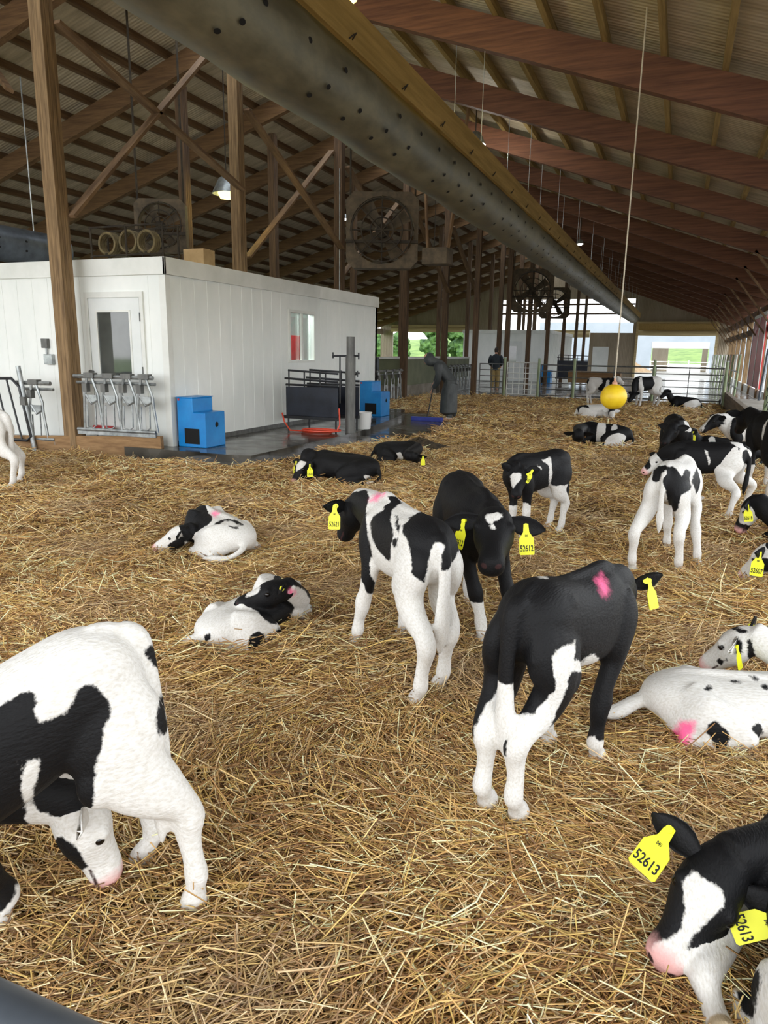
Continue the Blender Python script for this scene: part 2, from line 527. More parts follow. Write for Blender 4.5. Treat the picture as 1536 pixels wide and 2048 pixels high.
for yy in (-2.14, 0, 2.2): b.mm(-.02, .0, yy - .06, yy + .06, 0, 2.6)
b.mm(-.02, 0, -2.1, 2.2, 2.5, 2.62)
b.build('door_trim', M['white_trim'], t)
for yy in np.arange(6.5, 51, 4.5):
    struct(MB().mm(-21.1, -20.9, yy - .09, yy + .09, 0, zl(-21)), 'pillar_left', M['post_dark'])
struct(MB().mm(-21.08, -20.96, 5.5, 51.3, 0, 1.0), 'wall_left', M['tan_metal'])
struct(MB().mm(-21.06, -20.98, 5.5, 51.3, 2.7, 3.1), 'trim_5', M['tan_metal'])

# floors
struct(MB().mm(-40, 2.72, -6, 51.4, -.25, -.12), 'floor', M['concrete'])
struct(MB().mm(-12, 2.7, 24.55, 51.4, -.11, -.01), 'floor_far', M['farwet'])
struct(MB().mm(-21, -6.7, 16.4, 24.55, -.11, -.012), 'floor_left', M['farwet'])
b = MB().prism([(-12.6, 7.98), (-5.45, 8.02), (-5.2, 8.1), (-5.1, 11.3), (-5.62, 14.9), (-6.1, 16.4), (-12.6, 16.4)], 'z', -.1, .1)
struct(b, 'floor_slab', M['wet'])
struct(MB().prism([(-6.0, 7.5), (-5.1, 7.75), (-4.75, 10), (-4.2, 13), (-4.1, 16.6), (-6.6, 16.6), (-6.6, 12), (-6.2, 7.8)], 'z', -.08, .012), 'floor_gutter', M['wet'])
struct(MB().mm(1.55, 2.7, 10, 24.6, -.1, .22), 'floor_walkway', M['concrete'])
struct(MB().mm(-200, 200, 51.4, 320, -.3, -.06), 'ground_yard', M['outside'])
struct(MB().mm(-320, -21.3, -60, 320, -.3, -.05), 'ground_field', M['grass'])
struct(MB().mm(2.9, 200, -60, 60, -.3, -.05), 'ground_side', M['outside'])

# ------------------------------------------------------------------ wooden posts
def post(x, y, z0, z1, w, lab, group, m='post', wrap=None):
    t = thing('wooden_post', lab, 'post', (x, y, z0), 0, group)
    b = MB()
    for k in (-1, 0, 1):
        b.mm(-w / 2, w / 2, k * w / 3 - w / 6 + .003, k * w / 3 + w / 6 - .003, 0, z1 - z0 - (0.04 if k else 0))
    b.mm(-w / 2 + .006, w / 2 - .006, -w / 2 + .01, w / 2 - .01, 0, z1 - z0 - .06)
    b.build('ply', M[m], t, bevel=.004)
    return t
GP = 'wooden ridge posts'
AX = -8.17
post(AX, 8.0, -.05, 7.0, .215, 'tall weathered wooden post standing before the white room\'s door wall', GP)
post(AX, 12.5, 2.72, 7.0, .21, 'thick wooden post rising above the white room beside the yellow lamp', GP)
t = post(AX, 17.0, -.1, 7.0, .21, 'wooden post with a grey conduit running down behind the white room', GP, 'post_dark')
MB().cyl((.06, -.12, 2.6), (.06, -.12, 5.9), .014).build('conduit', M['steel'], t)
post(AX, 21.75, -.05, 7.0, .2, 'wooden post standing at the near end of the olive feed panel', GP, 'post_dark')
post(AX, 26.0, -.05, 7.0, .2, 'wooden post rising behind the bent-over person in dark rainwear', GP, 'post_dark')
for yy in (30.4, 34.8, 39.2, 43.6, 47.8):
    post(AX, yy, -.05, 7.0, .2, 'far wooden post in the receding row under the ridge', 'far wooden posts under the ridge', 'post_dark')
BX = -9.7
post(BX, 12.9, 2.72, 6.6, .18, 'thin wooden post above the white room behind the crossed braces', GP, 'post_dark')
post(BX, 16.4, -.1, 6.6, .18, 'thin wooden post between the yellow lamp post and the conduit post', GP, 'post_dark')
for yy in (21.2, 25.5, 30, 34.5, 39, 43.5, 48):
    post(BX, yy, -.1, 6.6, .17, 'far thin wooden post in the second receding row', 'far wooden posts in the second row', 'post_dark')
for i, yy in enumerate((24.0, 26.4, 30.4, 35, 40, 45, 49)):
    labs = ['wooden post at the left end of the tube gates', 'wooden post behind the tube gates beside the standing far person']
    post(-5.9 if i else -6.45, yy, -.05, 6.2, .17, labs[i] if i < 2 else 'far wooden post before the second white room', 'wooden posts by the far gates', 'post_dark')
def xbrace(y0, y1, za, zb, x=AX + .0):
    struct(MB().beam((x + .135, y0, za), (x + .135, y1, zb), .045, .16, (1, 0, 0)), 'brace_beam', M['brace'])
xbrace(8.1, 12.45, 5.65, 4.45); xbrace(8.1, 11.6, 3.25, 6.55)
xbrace(12.65, 16.84, 5.9, 3.95); xbrace(13.0, 16.84, 3.3, 6.2, AX - .27)
xbrace(17.16, 21.6, 5.9, 3.95); xbrace(17.16, 21.6, 3.2, 6.0, AX - .27)
xbrace(21.9, 25.86, 5.9, 3.6); xbrace(26.14, 30.26, 5.9, 3.6); xbrace(34.94, 39.06, 5.9, 3.6)
for x in (-9.95, -11.5):
    struct(MB().beam((x, 9.0, zl(x) - 1.2), (x - 1.2, 9.6, zl(x - 1.2) + .1), .05, .13, (0, 1, 0)), 'brace_beam', M['brace'])

# ------------------------------------------------------------------ air duct and its board
t = thing('air_duct', 'long grey perforated round air duct hanging under the roof slope', 'duct', (-3.0, 1.2, 3.69))
b = MB()
LD, RD = 48.6, .335
nseg = 116
pts, rad = [], []
for i in range(nseg + 1):
    s = i / nseg
    pts.append((0.012 * math.sin(i * 1.7), s * LD, -.012 * math.sin(i * .9) + .12 * s))
    rad.append(RD * (1 + .012 * math.sin(i * 2.3) + (.012 if i % 3 == 0 else 0)))
pts += [(0, LD + .18, .12), (0, LD + .3, .12)]
rad += [RD * .8, RD * .35]
b.tube(pts, rad, 40)
b.cur = 1
for i in range(79):
    yy = .55 + i * .6
    for a, dy in ((-60, 0), (-38, .13), (-122, .3), (-8, .3)):
        th = R(a)
        n = Vector((math.cos(th), 0, math.sin(th)))
        s = (yy + dy) / LD
        b.disc(Vector((0, yy + dy, .12 * s)) + n * (RD * 1.03), n, .021, 10, .032, up=(0, 1, 0))
b.build('tube', [M['duct'], M['hole']], t, smooth=True)
t_duct = t
t2 = thing('duct_board', 'long yellowish wooden board running along the top of the grey duct', 'board', (-2.615, 1.2, 3.93))
MB().mm(-.025, .025, 0, LD, -.13, .17).build('plank', M['board'], t2, bevel=.004)
for i in range(26):
    yy = .9 + i * 1.15
    MB().tube([(.024, yy, -.1), (.05, yy + .04, -.06), (.05, yy + .09, -.03), (.024, yy + .06, -.09)], .006, 5).build('wire_loop', M['fan_dark'], t2)
for i in range(15):
    yy = RAFT[3 + i] - 1.2 if 3 + i < len(RAFT) else None
    if yy is None or not 0 < yy < LD: continue
    MB().cyl((0, yy, .16), (0, yy, zr(-2.615) - 3.93 + .03), .004, 5).build('hanger', M['steel'], t2)
    MB().cyl((0, yy + .06, .3), (0, yy + .06, zr(-3.0) - 3.69 + .03), .004, 5).build('hanger', M['steel'], t_duct)
# second duct far left over the white room
t = thing('air_duct', 'short blue-grey perforated duct above the white room at the left edge', 'duct', (-11.0, 6.6, 3.2))
b = MB().tube([(0, 0, 0), (0, 4.2, 0)], .3, 28)
b.cur = 1
for i in range(7):
    for a in (-20, 10):
        n = Vector((math.cos(R(a)), 0, math.sin(R(a))))
        b.disc(Vector((0, .4 + i * .55, 0)) + n * .303, n, .02, 8, .03, up=(0, 1, 0))
b.build('tube', [M['pipe_near'], M['hole']], t, smooth=True)
MB().cyl((0, 3.6, .28), (0, 3.6, 2.8), .012, 6).build('hanger', M['steel'], t)

# ------------------------------------------------------------------ white room building
WX, WY, WZ = -6.68, 8.35, 2.7
t = thing('milk_room', 'long white panelled room with a flat top inside the barn', 'building', (WX, WY, .1))
H = WZ - .1
b = MB()
# long wall (local x=0 plane) with a window opening, short wall (local y=0)
y0w, y1w, z0w, z1w = 3.44, 4.36, 1.2, 2.06
b.mm(-.1, 0, 0, y0w, 0, H); b.mm(-.1, 0, y1w, 7.6, 0, H); b.mm(-.1, 0, y0w, y1w, 0, z0w); b.mm(-.1, 0, y0w, y1w, z1w, H)
b.mm(-5.8, 0, 0, .1, 0, H); b.mm(-5.8, 0, 7.5, 7.6, 0, H); b.mm(-5.8, -5.7, 0, 7.6, 0, H)
for yy in np.arange(.35, 7.5, .31):
    if not (y0w - .1 < yy < y1w + .1): b.mm(-.001, .004, yy - .01, yy + .01, .08, H - .23)
for xx in np.arange(-.3, -5.7, -.31):
    if not (-1.45 < xx < -.35): b.mm(xx - .01, xx + .01, -.004, .001, .02, H - .23)
b.build('wall', M['white'], t)
b = MB()
b.mm(-5.86, .035, -.035, 0, H - .22, H + .01); b.mm(0, .035, -.035, 7.63, H - .22, H + .01)
b.build('fascia', M['white_trim'], t, bevel=.004)
MB().mm(-5.84, .02, -.02, 7.62, H - .04, H).build('roof', M['white_trim'], t)
b = MB().prism([(-.09, -.014), (.016, -.014), (.016, .09), (.004, .09), (.004, -.004), (-.09, -.004)], 'z', 0, H - .225)
b.build('corner_trim', M['white_trim'], t)
MB().mm(0, .012, .05, 7.6, 0, .07).build('base_strip', M['grey_post'], t)
# door in the short wall
fr = MB()
dx0, dx1 = -1.44, -.38
fr.mm(dx0, dx0 + .06, -.03, .01, 0, 2.08); fr.mm(dx1 - .06, dx1, -.03, .01, 0, 2.08); fr.mm(dx0, dx1, -.032, .01, 2.08, 2.16)
fr.build('door_frame', M['white_trim'], t)
dr = MB()
gx0, gx1, gz0, gz1 = -1.22, -.64, .98, 1.88
dr.mm(dx0 + .07, gx0, -.022, 0, .02, 2.07); dr.mm(gx1, dx1 - .07, -.022, 0, .02, 2.07)
dr.mm(gx0, gx1, -.022, 0, gz1, 2.07); dr.mm(gx0, gx1, -.022, 0, .02, gz0)
d = dr.build('door', M['door'], t)
MB().mm(gx0, gx1, -.012, -.006, gz0, gz1).build('door_glass', M['dark_glass'], d)
gb = MB()
gb.mm(gx0 - .03, gx0, -.03, -.02, gz0 - .03, gz1 + .03); gb.mm(gx1, gx1 + .03, -.03, -.02, gz0 - .03, gz1 + .03)
gb.mm(gx0, gx1, -.03, -.02, gz1, gz1 + .03); gb.mm(gx0, gx1, -.03, -.02, gz0 - .03, gz0)
gb.build('glass_frame', M['white_trim'], d)
k = MB().cyl((-1.36, -.02, 1.03), (-1.36, -.07, 1.03), .016); k.tube([(-1.36, -.07, 1.03), (-1.36, -.1, 1.03)], [.03, .026], 12)
k.build('door_knob', M['grey_post'], d, smooth=True)
for z in (1.0, 1.75):
    MB().mm(dx1 - .07, dx1 - .05, -.035, -.02, z, z + .12).build('hinge', M['grey_post'], d)
# window in the long wall
wf = MB()
wf.mm(0, .03, y0w - .05, y0w, z0w - .05, z1w + .05); wf.mm(0, .03, y1w, y1w + .05, z0w - .05, z1w + .05)
wf.mm(0, .03, y0w, y1w, z1w, z1w + .05); wf.mm(0, .03, y0w, y1w, z0w - .05, z0w)
wf.mm(-.02, .02, (y0w + y1w) / 2 - .03, (y0w + y1w) / 2 + .03, z0w, z1w)
w = wf.build('window_frame', M['white_trim'], t)
MB().mm(-.05, -.045, y0w, y1w, z0w, z1w).build('window_pane', M['glass'], w)
bx = MB(); bx.mm(-2.32, -2.2, -.06, 0, 1.36, 1.5)
bx.build('light_switch', M['grey_post'], t, bevel=.006)
bx = MB(); bx.mm(-2.28, -2.12, -.07, 0, 1.12, 1.27); bx.cyl((-2.25, -.03, 1.25), (-2.25, -.03, 1.37), .015)
bx.build('socket_box', M['steel'], t, bevel=.006)
# inside the room, seen through the window
t = thing('red_cabinet', 'red cabinet seen through the white room\'s window', 'cabinet', (-7.62, 13.35, .1))
MB().mm(-.2, .2, -.5, .3, 0, 1.68).build('body', M['red'], t, bevel=.01)
MB().mm(.2, .215, -.02, .0, .9, 1.2).build('handle', M['grey_post'], t)
ld = bpy.data.lights.new('room_fill', 'POINT'); ld.energy = 260; ld.shadow_soft_size = .2  # unseen fill light, added so the room's inside shows through the window
lo = bpy.data.objects.new('room_fill', ld); lo.location = (-7.6, 12.2, 2.45); COL.objects.link(lo)

# second white room far away
t = thing('milk_room', 'second white room far behind the tube gates', 'building', (-6.4, 38.8, 0))
b = MB(); b.mm(-4.7, 0, 0, 8.4, 0, 2.65)
for yy in np.arange(.3, 8.4, .4): b.mm(0, .01, yy - .012, yy + .012, 0, 2.5)
b.build('wall', M['white'], t)
b = MB(); b.mm(-4.75, .04, -.04, 8.44, 2.5, 2.68); b.build('fascia', M['white_trim'], t)
b = MB(); b.mm(-2.55, -1.45, -.04, 0, 0, 2.1)
d = b.build('door', M['door'], t)
MB().mm(-2.25, -1.72, -.05, -.04, 1.0, 1.85).build('door_glass', M['dark_glass'], d)

# ------------------------------------------------------------------ things on top of the white room
t = thing('pipe_rack', 'dusty metal rack of pipes standing on the white room', 'rack', (-8.75, 10.2, WZ))
b = MB()
for x in (-.75, 0, .75):
    for y in (-.2, .2): b.cyl((x, y, 0), (x, y, .78), .018, 6)
for z in (.3, .76):
    for y in (-.2, .2): b.cyl((-.78, y, z), (.78, y, z), .016, 6)
b.build('frame', M['fan_dark'], t)
b = MB()
for k in range(4): b.cyl((-1.1, -.3 - .05 * k, .03), (1.0, -.3 - .05 * k, .03 + .02 * k), .022, 8)
b.build('pipe', M['pvc'], t, smooth=True)
for k, (x, y, z) in enumerate(((-.5, 0, .5), (-.05, 0, .52), (.35, -.02, .5))):
    t = thing('hose_coil', ['dusty hose coil at the left on the rack', 'yellowish hose coil in the middle of the rack', 'dark hose coil beside the cardboard box'][k], 'coil', (-8.75 + x, 10.2 + y, WZ + z - .18), 0, 'hose coils on the rack')
    b = MB()
    for j in range(4):
        b.tube([(.17 * math.cos(q), -.1 + .045 * j, .19 + .17 * math.sin(q)) for q in np.linspace(0, 2 * PI, 20, endpoint=False)], .022, 6, closed=True)
    b.build('loops', M['coil'], t, smooth=True)
    MB().beam((0, -.13, .02), (0, .13, .02), .05, .012).build('tie', M['hole'], t)
t = thing('cardboard_box', 'tan carton standing on the white room beside the rack', 'box', (-7.55, 10.35, WZ))
MB().mm(-.2, .2, -.16, .16, 0, .38).build('carton', M['tan_box'], t, bevel=.01)
MB().mm(-.2, .2, -.02, .02, .379, .384).build('tape', M['curtain'], t)

# ------------------------------------------------------------------ ventilation fans
def fan(loc, s, yaw, lab, top):
    t = thing('ventilation_fan', lab, 'fan', loc, yaw, 'barn ventilation fans')
    b = MB()
    r = .5 * s
    n = 28
    sq = .56 * s
    for k in range(n):
        a0, a1 = 2 * PI * k / n, 2 * PI * (k + 1) / n
        def sqp(a):
            c, q = math.cos(a), math.sin(a)
            m = sq / max(abs(c), abs(q))
            return (c * m, q * m)
        o0, o1 = sqp(a0), sqp(a1)
        i0, i1 = (r * math.cos(a0), r * math.sin(a0)), (r * math.cos(a1), r * math.sin(a1))
        vs = [(o0[0], 0, o0[1]), (o1[0], 0, o1[1]), (i1[0], 0, i1[1]), (i0[0], 0, i0[1]),
              (o0[0], .28 * s, o0[1]), (o1[0], .28 * s, o1[1]), (i1[0], .28 * s, i1[1]), (i0[0], .28 * s, i0[1])]
        b.add(vs, [(0, 1, 2, 3), (4, 7, 6, 5), (0, 4, 5, 1), (3, 2, 6, 7)])
    b.build('housing', M['fan'], t)
    g = MB()
    for rr in (.18, .32, .47):
        g.tube([(rr * s * math.cos(q), -.06 * s, rr * s * math.sin(q)) for q in np.linspace(0, 2 * PI, 24, endpoint=False)], .008 * s + .004, 5, closed=True)
    for k in range(4):
        q = PI * k / 4
        g.cyl((.5 * s * math.cos(q), -.04 * s, .5 * s * math.sin(q)), (-.5 * s * math.cos(q), -.04 * s, -.5 * s * math.sin(q)), .008 * s + .004, 5)
    g.build('wire_guard', M['fan_dark'], t)
    MB().cyl((0, 0, 0), (0, .22 * s, 0), .1 * s, 14).build('motor', M['fan_dark'], t, smooth=True)
    for k in range(4):
        q = PI / 2 * k + .5
        bl = MB()
        c, sn = math.cos(q), math.sin(q)
        def P(rr, w, dy): return (rr * c - w * sn, .12 * s + dy, rr * sn + w * c)
        vs = [P(.08 * s, -.05 * s, -.03 * s), P(.08 * s, .05 * s, .03 * s), P(.45 * s, .13 * s, .05 * s), P(.46 * s, -.08 * s, -.04 * s)]
        vs += [(x, y + .012, z) for x, y, z in vs]
        bl.add(vs, [(0, 1, 2, 3), (7, 6, 5, 4), (0, 4, 5, 1), (1, 5, 6, 2), (2, 6, 7, 3), (3, 7, 4, 0)])
        bl.build('blade', M['fan'], t)
    for x in (-sq * .9, sq * .9):
        wx = loc[0] + x * math.cos(yaw)
        zt = (zl(wx) if top < 0 else zr(wx)) + .5 - loc[2]
        MB().cyl((x, .14 * s, sq - .05), (x, .14 * s, zt), .02, 6).build('hanger', M['fan_dark'], t)
    MB().beam((-sq, -.03, -sq * .3), (sq, -.03, -sq * .3), .05, .05).build('crossbar', M['fan_dark'], t)
    return t
fan((-9.0, 11.2, 3.66), .82, R(25), 'dusty square fan above the white room', -1)
fan((-5.45, 13.2, 3.72), 1.22, R(20), 'large dusty square fan under the duct behind the white room', 1)
fan((-5.2, 27.0, 3.72), 1.35, R(14), 'square fan hanging before the bright end wall opening', 1)
fan((-5.9, 36.5, 3.9), 1.3, R(14), 'farthest square fan dark against the bright end wall opening', 1)
t = thing('motor_unit', 'bracketed motor box hanging beside the large dusty fan', 'motor', (-4.45, 13.55, 3.1))
MB().mm(-.25, .25, -.2, .2, 0, .3).build('case', M['fan'], t, bevel=.02)
MB().beam((-.2, 0, .28), (-.3, -.3, zr(-4.75) + .5 - 3.1), .04, .04).build('hanger', M['brace'], t)
MB().beam((.2, 0, .28), (.45, .3, zr(-4.0) + .5 - 3.1), .05, .05).build('hanger', M['brace'], t)

# ------------------------------------------------------------------ lamps
def lamp(loc, s, lab, m='lamp', top=None, energy=30):
    t = thing('barn_lamp', lab, 'lamp', loc, 0, 'barn lamps')
    MB().lathe([(.03 * s, .16 * s), (.07 * s, .14 * s), (.13 * s, .02 * s), (.14 * s, 0), (.13 * s, 0), (.06 * s, .12 * s)], n=16).build('shade', M['steel'], t, smooth=True)
    MB().lathe([(.0, -.05 * s), (.06 * s, -.04 * s), (.085 * s, .01 * s), (.05 * s, .08 * s), (0, .1 * s)], n=14).build('bulb', M[m], t, smooth=True)
    MB().cyl((0, 0, .15 * s), (0, 0, top - loc[2]), .012, 6).build('cord', M['fan_dark'], t)
    if energy:
        d = bpy.data.lights.new('lamp_light', 'POINT'); d.energy = energy; d.shadow_soft_size = .12
        d.color = (1, .95, .85) if m == 'lamp' else (1, .85, .3)
        o = bpy.data.objects.new('lamp_light', d); o.location = (0, 0, -.1 * s); COL.objects.link(o); o.parent = t
lamp((-4.12, 14.7, 5.46), 1.5, 'bright lamp hanging beside the yellow board under the roof', top=zr(-4.15) + .52, energy=60)
lamp((-8.9, 13.2, 4.57), 2.1, 'wide yellow lamp glowing beside the thick post', 'lamp_yellow', zl(-8.9) + .52, 20)
lamp((-8.95, 18.9, 5.02), .9, 'small white lamp beside the conduit post', top=zl(-8.95) + .52, energy=15)
lamp((-3.0, 22.3, 4.6), .8, 'small lamp far along the board, near the duct\'s end', top=zr(-3.0) + .52, energy=15)
lamp((-9.2, 27.6, 4.9), .7, 'tiny lamp far among the left posts', top=zl(-9.2) + .52, energy=10)
lamp((-3.55, 7.45, 5.0), 1.1, 'lamp with a yellow glow at the top edge above the duct board', 'lamp_yellow', zr(-3.55) + .52, 50)

# ------------------------------------------------------------------ headlock panels, left gate
def headlocks(loc, rz, length, n, lab, h=.92, xs=None, group='headlock panels'):
    t = thing('headlock_panel', lab, 'feed barrier', loc, rz, group)
    b = MB()
    b.tube([(0, 0, h), (length, 0, h)], .03, 8); b.tube([(0, .05, h - .09), (length, .05, h - .09)], .022, 8)
    b.build('top_rail', M['steel'], t, smooth=True)
    b = MB(); b.tube([(0, 0, .1), (length, 0, .1)], .028, 8); b.mm(0, length, -.012, .03, .03, .11)
    b.build('bottom_rail', M['steel'], t, smooth=True)
    for x in (xs or [length * (i + .5) / n for i in range(n)]):
        s = MB()
        s.tube([(x - .02, 0, h), (x - .09, 0, .55), (x - .12, 0, .1)], .019, 6)
        s.tube([(x + .05, 0, h), (x + .15, 0, h - .28), (x + .15, 0, .5), (x + .2, 0, .1)], .019, 6)
        o = s.build('stanchion', M['steel'], t, smooth=True)
        y = MB()
        y.tube([(x - .06, .0, .6), (x + .03, 0, .47), (x + .13, 0, .52)], .017, 6)
        y.mm(x - .05, x + .12, -.008, .008, .5, .6)
        y.build('yoke', M['steel'], o)
        y = MB(); y.tube([(x - .05, 0, .46), (x - .06, 0, .14), (x + .02, 0, .12), (x + .08, 0, .16), (x + .09, 0, .48)], .011, 5)
        y.build('neck_loop', M['steel'], o)
        MB().mm(x - .09, x - .01, -.04, .04, h - .22, h - .1).build('latch', M['grey_post'], o)
        MB().mm(x - .04, x + .12, -.05, .05, h - .02, h + .05).build('latch_cover', M['grey_post'], o)
    return t
headlocks((-9.05, 7.82, .04), R(5), .62, 1, 'single headlock stall between the black gate and the tall post', xs=[.3])
headlocks((-8.03, 7.93, .22), R(6), 1.3, 4, 'row of four grey headlocks before the white room\'s door', .86, [.24, .55, .85, 1.13])
struct(MB().beam((-9.2, 7.8, .02), (-6.68, 8.12, .12), .07, .3), 'curb_1', M['curb_wood'])
t = thing('tube_gate', 'black tube gate at the left edge before the white room', 'gate', (-9.75, 7.75, .0))
b = MB(); b.tube([(-.6, 0, .98), (.7, 0, 1.02), (.84, 0, .9), (.98, 0, .18), (.9, 0, .12), (-.6, 0, .1)], .022, 8)
b.build('frame', M['black_metal'], t, smooth=True)
for k in range(6):
    MB().cyl((-.5 + .22 * k, 0, 1.0), (-.4 + .24 * k, 0, .1), .014, 8).build('bar', M['black_metal'], t, smooth=True)
t = thing('gate_post', 'leaning grey steel post between the black gate and headlocks', 'post', (-8.85, 7.78, -.05))
MB().cyl((.1, 0, 0), (-.08, 0, 1.25), .035, 12).build('pipe', M['steel'], t, smooth=True)
MB().box((0, -.03, .75), (.1, .05, .12)).build('clamp', M['grey_post'], t)
t = thing('red_tray', 'small red tray behind the headlocks', 'tray', (-7.85, 8.22, .1))
MB().mm(-.14, .2, -.05, .05, .18, .25).build('tray', M['red'], t, bevel=.01)
b = MB(); b.cyl((-.1, 0, 0), (-.1, 0, .18), .012, 6); b.cyl((.16, 0, 0), (.16, 0, .18), .012, 6); b.build('leg', M['steel'], t)

# ------------------------------------------------------------------ blue feeder boxes
def feeder(loc, lab, s=1.0):
    t = thing('milk_feeder', lab, 'feeder', loc, 0, 'blue milk feeder boxes')
    L = [(-.47, 0), (.01, 0), (.01, .5), (-.2, .5), (-.2, .7), (-.47, .7)]
    L = [(x * s, z * s) for x, z in L]
    MB().prism(L, 'y', 0, .48 * s).build('body', M['blue'], t, bevel=.012)
    MB().mm(-.48 * s, -.19 * s, -.01, .49 * s, .7 * s, .712 * s).build('lid', M['blue'], t, bevel=.004)
    h = MB(); h.mm(-.35 * s, -.1 * s, -.005, .002, .05 * s, .27 * s)
    h.build('hatch', M['hole'], t)
    h = MB(); h.disc((.0115 * s, .27 * s, .32 * s), (1, 0, 0), .04 * s, 16); h.cyl((.0 * s, .27 * s, .32 * s), (.02 * s, .27 * s, .32 * s), .02 * s)
    h.build('teat_hole', M['hole'], t)
    h = MB(); h.mm(-.45 * s, -.42 * s, -.006, 0, .66 * s, .69 * s)
    h.build('badge', M['red'], t)
    return t
feeder((-6.14, 8.39, .1), 'blue stepped milk feeder box at the white room\'s near corner')
feeder((-5.88, 14.3, .1), 'blue stepped milk feeder box near the white bucket', 1.05)
t = feeder((-5.9, 36.5, -.01), 'small distant blue milk feeder box behind the tube gates', 1.35)

# ------------------------------------------------------------------ black panel gates, post, hose, bucket
def panel_gate(loc, w, lab, h0=.25, h1=.76):
    t = thing('panel_gate', lab, 'gate', loc, 0, 'black sheet gates')
    MB().mm(0, w, -.012, .012, h0, h1).build('sheet', M['black_sheet'], t, bevel=.006)
    b = MB()
    b.mm(-.05, w, -.03, .03, h0 - .05, h0); b.tube([(0, 0, h1 + .03), (w, 0, h1 + .03)], .022, 6)
    b.tube([(-.02, 0, h1 + .14), (w, 0, h1 + .1)], .022, 6); b.tube([(.05, 0, h1 + .28), (w, 0, h1 + .24)], .02, 6)
    for x in (.06, w * .36, w * .66): b.cyl((x, 0, h1), (x, 0, h1 + .28), .014, 6)
    b.build('rails', M['black_metal'], t, smooth=True)
    for x in (.04, w - .04): MB().cyl((x, 0, h0), (x, 0, 0), .016, 6).build('leg', M['black_metal'], t)
    return t
panel_gate((-6.4, 11.15, .1), 1.02, 'black sheet gate nearest the camera beside the white wall')
panel_gate((-6.3, 11.75, .1), 1.05, 'black sheet gate hidden behind the nearer black one')
t = thing('gate_post', 'dark grey pipe post beside the black sheet gates', 'post', (-5.17, 11.2, .1))
b = MB().cyl((0, 0, 0), (0, 0, 1.3), .085, 16); b.cyl((0, 0, 1.28), (0, 0, 1.62), .07, 16)
b.build('pipe', M['grey_post'], t, smooth=True)
b = MB(); b.tube([(-.34, 0, 1.3), (.16, 0, 1.31)], .018, 6); b.cyl((.15, 0, 1.25), (.15, 0, 1.36), .014, 6); b.tube([(-.1, 0, 1.0), (.13, 0, 1.0)], .014, 6)
b.cyl((-.2, 0, .5), (-.2, 0, 1.32), .014, 6); b.cyl((-.33, 0, 1.26), (-.33, 0, 1.36), .014, 6); b.cyl((.13, 0, .96), (.13, 0, 1.06), .012, 6)
b.build('hook_bar', M['black_metal'], t, smooth=True)
t = thing('garden_hose', 'orange-red hose coiled on the wet slab below the black gates', 'hose', (-5.68, 10.9, .1))
pts = []
for i in range(90):
    q = i / 90 * 2 * PI * 3.2
    r = .2 + .045 * math.sin(i * .21) + .02 * (i // 28)
    pts.append((r * 1.3 * math.cos(q) + .05 * (i // 28), r * math.sin(q) * 1.0, .018 + .012 * (i / 28)))
pts += [(.36, .08, .05), (.38, .15, .14), (.36, .18, .3), (.34, .2, .42)]
MB().tube(pts, .013, 6).build('coil', M['hose'], t, smooth=True)
MB().tube([(-.25, 0, .02), (-.45, -.1, .03), (-.62, 0, .16), (-.72, .1, .3)], .013, 6).build('tail', M['hose'], t, smooth=True)
t = thing('bucket', 'white plastic bucket on the slab beside the dark pipe post', 'bucket', (-5.24, 11.95, .1))
MB().lathe([(0, 0), (.12, 0), (.14, .3), (.148, .3), (.148, .285), (.135, .29), (.118, .02), (0, .02)], n=24).build('shell', M['bucket'], t, smooth=True)
MB().tube([(.145, 0, .28), (.16, 0, .2), (.1, .12, .12), (0, .16, .1), (-.1, .12, .12), (-.16, 0, .2), (-.145, 0, .28)], .005, 5).build('handle', M['steel'], t)

# ------------------------------------------------------------------ olive feed panels, far headlocks
for k, (ya, yb) in enumerate(((22.0, 25.9), (26.2, 30.2))):
    t = thing('feed_barrier', ['long olive feed panel with a white cap behind the bent-over person', 'farther olive feed panel behind the far headlocks'][k], 'panel', (-8.35, ya, 0), 0, 'olive feed panels')
    MB().mm(-.9, 0, 0, yb - ya, .38, 1.24).build('board', M['olive'], t, bevel=.01)
    MB().mm(-.95, .03, -.03, yb - ya + .03, 1.24, 1.3).build('cap', M['white_trim'], t)
    MB().mm(-.85, -.05, .05, yb - ya - .05, -.01, .38).build('base', M['concrete'], t)
t = thing('feed_barrier', 'short grey-green feed panel between the white room and olive panel', 'panel', (-8.7, 17.6, 0))
MB().mm(-.5, 0, 0, 3.4, .4, 1.3).build('board', M['pipe_near'], t, bevel=.02)
MB().mm(-.45, -.05, .1, 3.3, -.01, .4).build('base', M['concrete'], t)
headlocks((-8.0, 17.3, -.09), R(90), 3.9, 7, 'grey headlock row between the white room and the olive panel', 1.0)
headlocks((-8.05, 26.4, -.09), R(90), 3.6, 8, 'far grey headlock row before the second olive panel', 1.05)

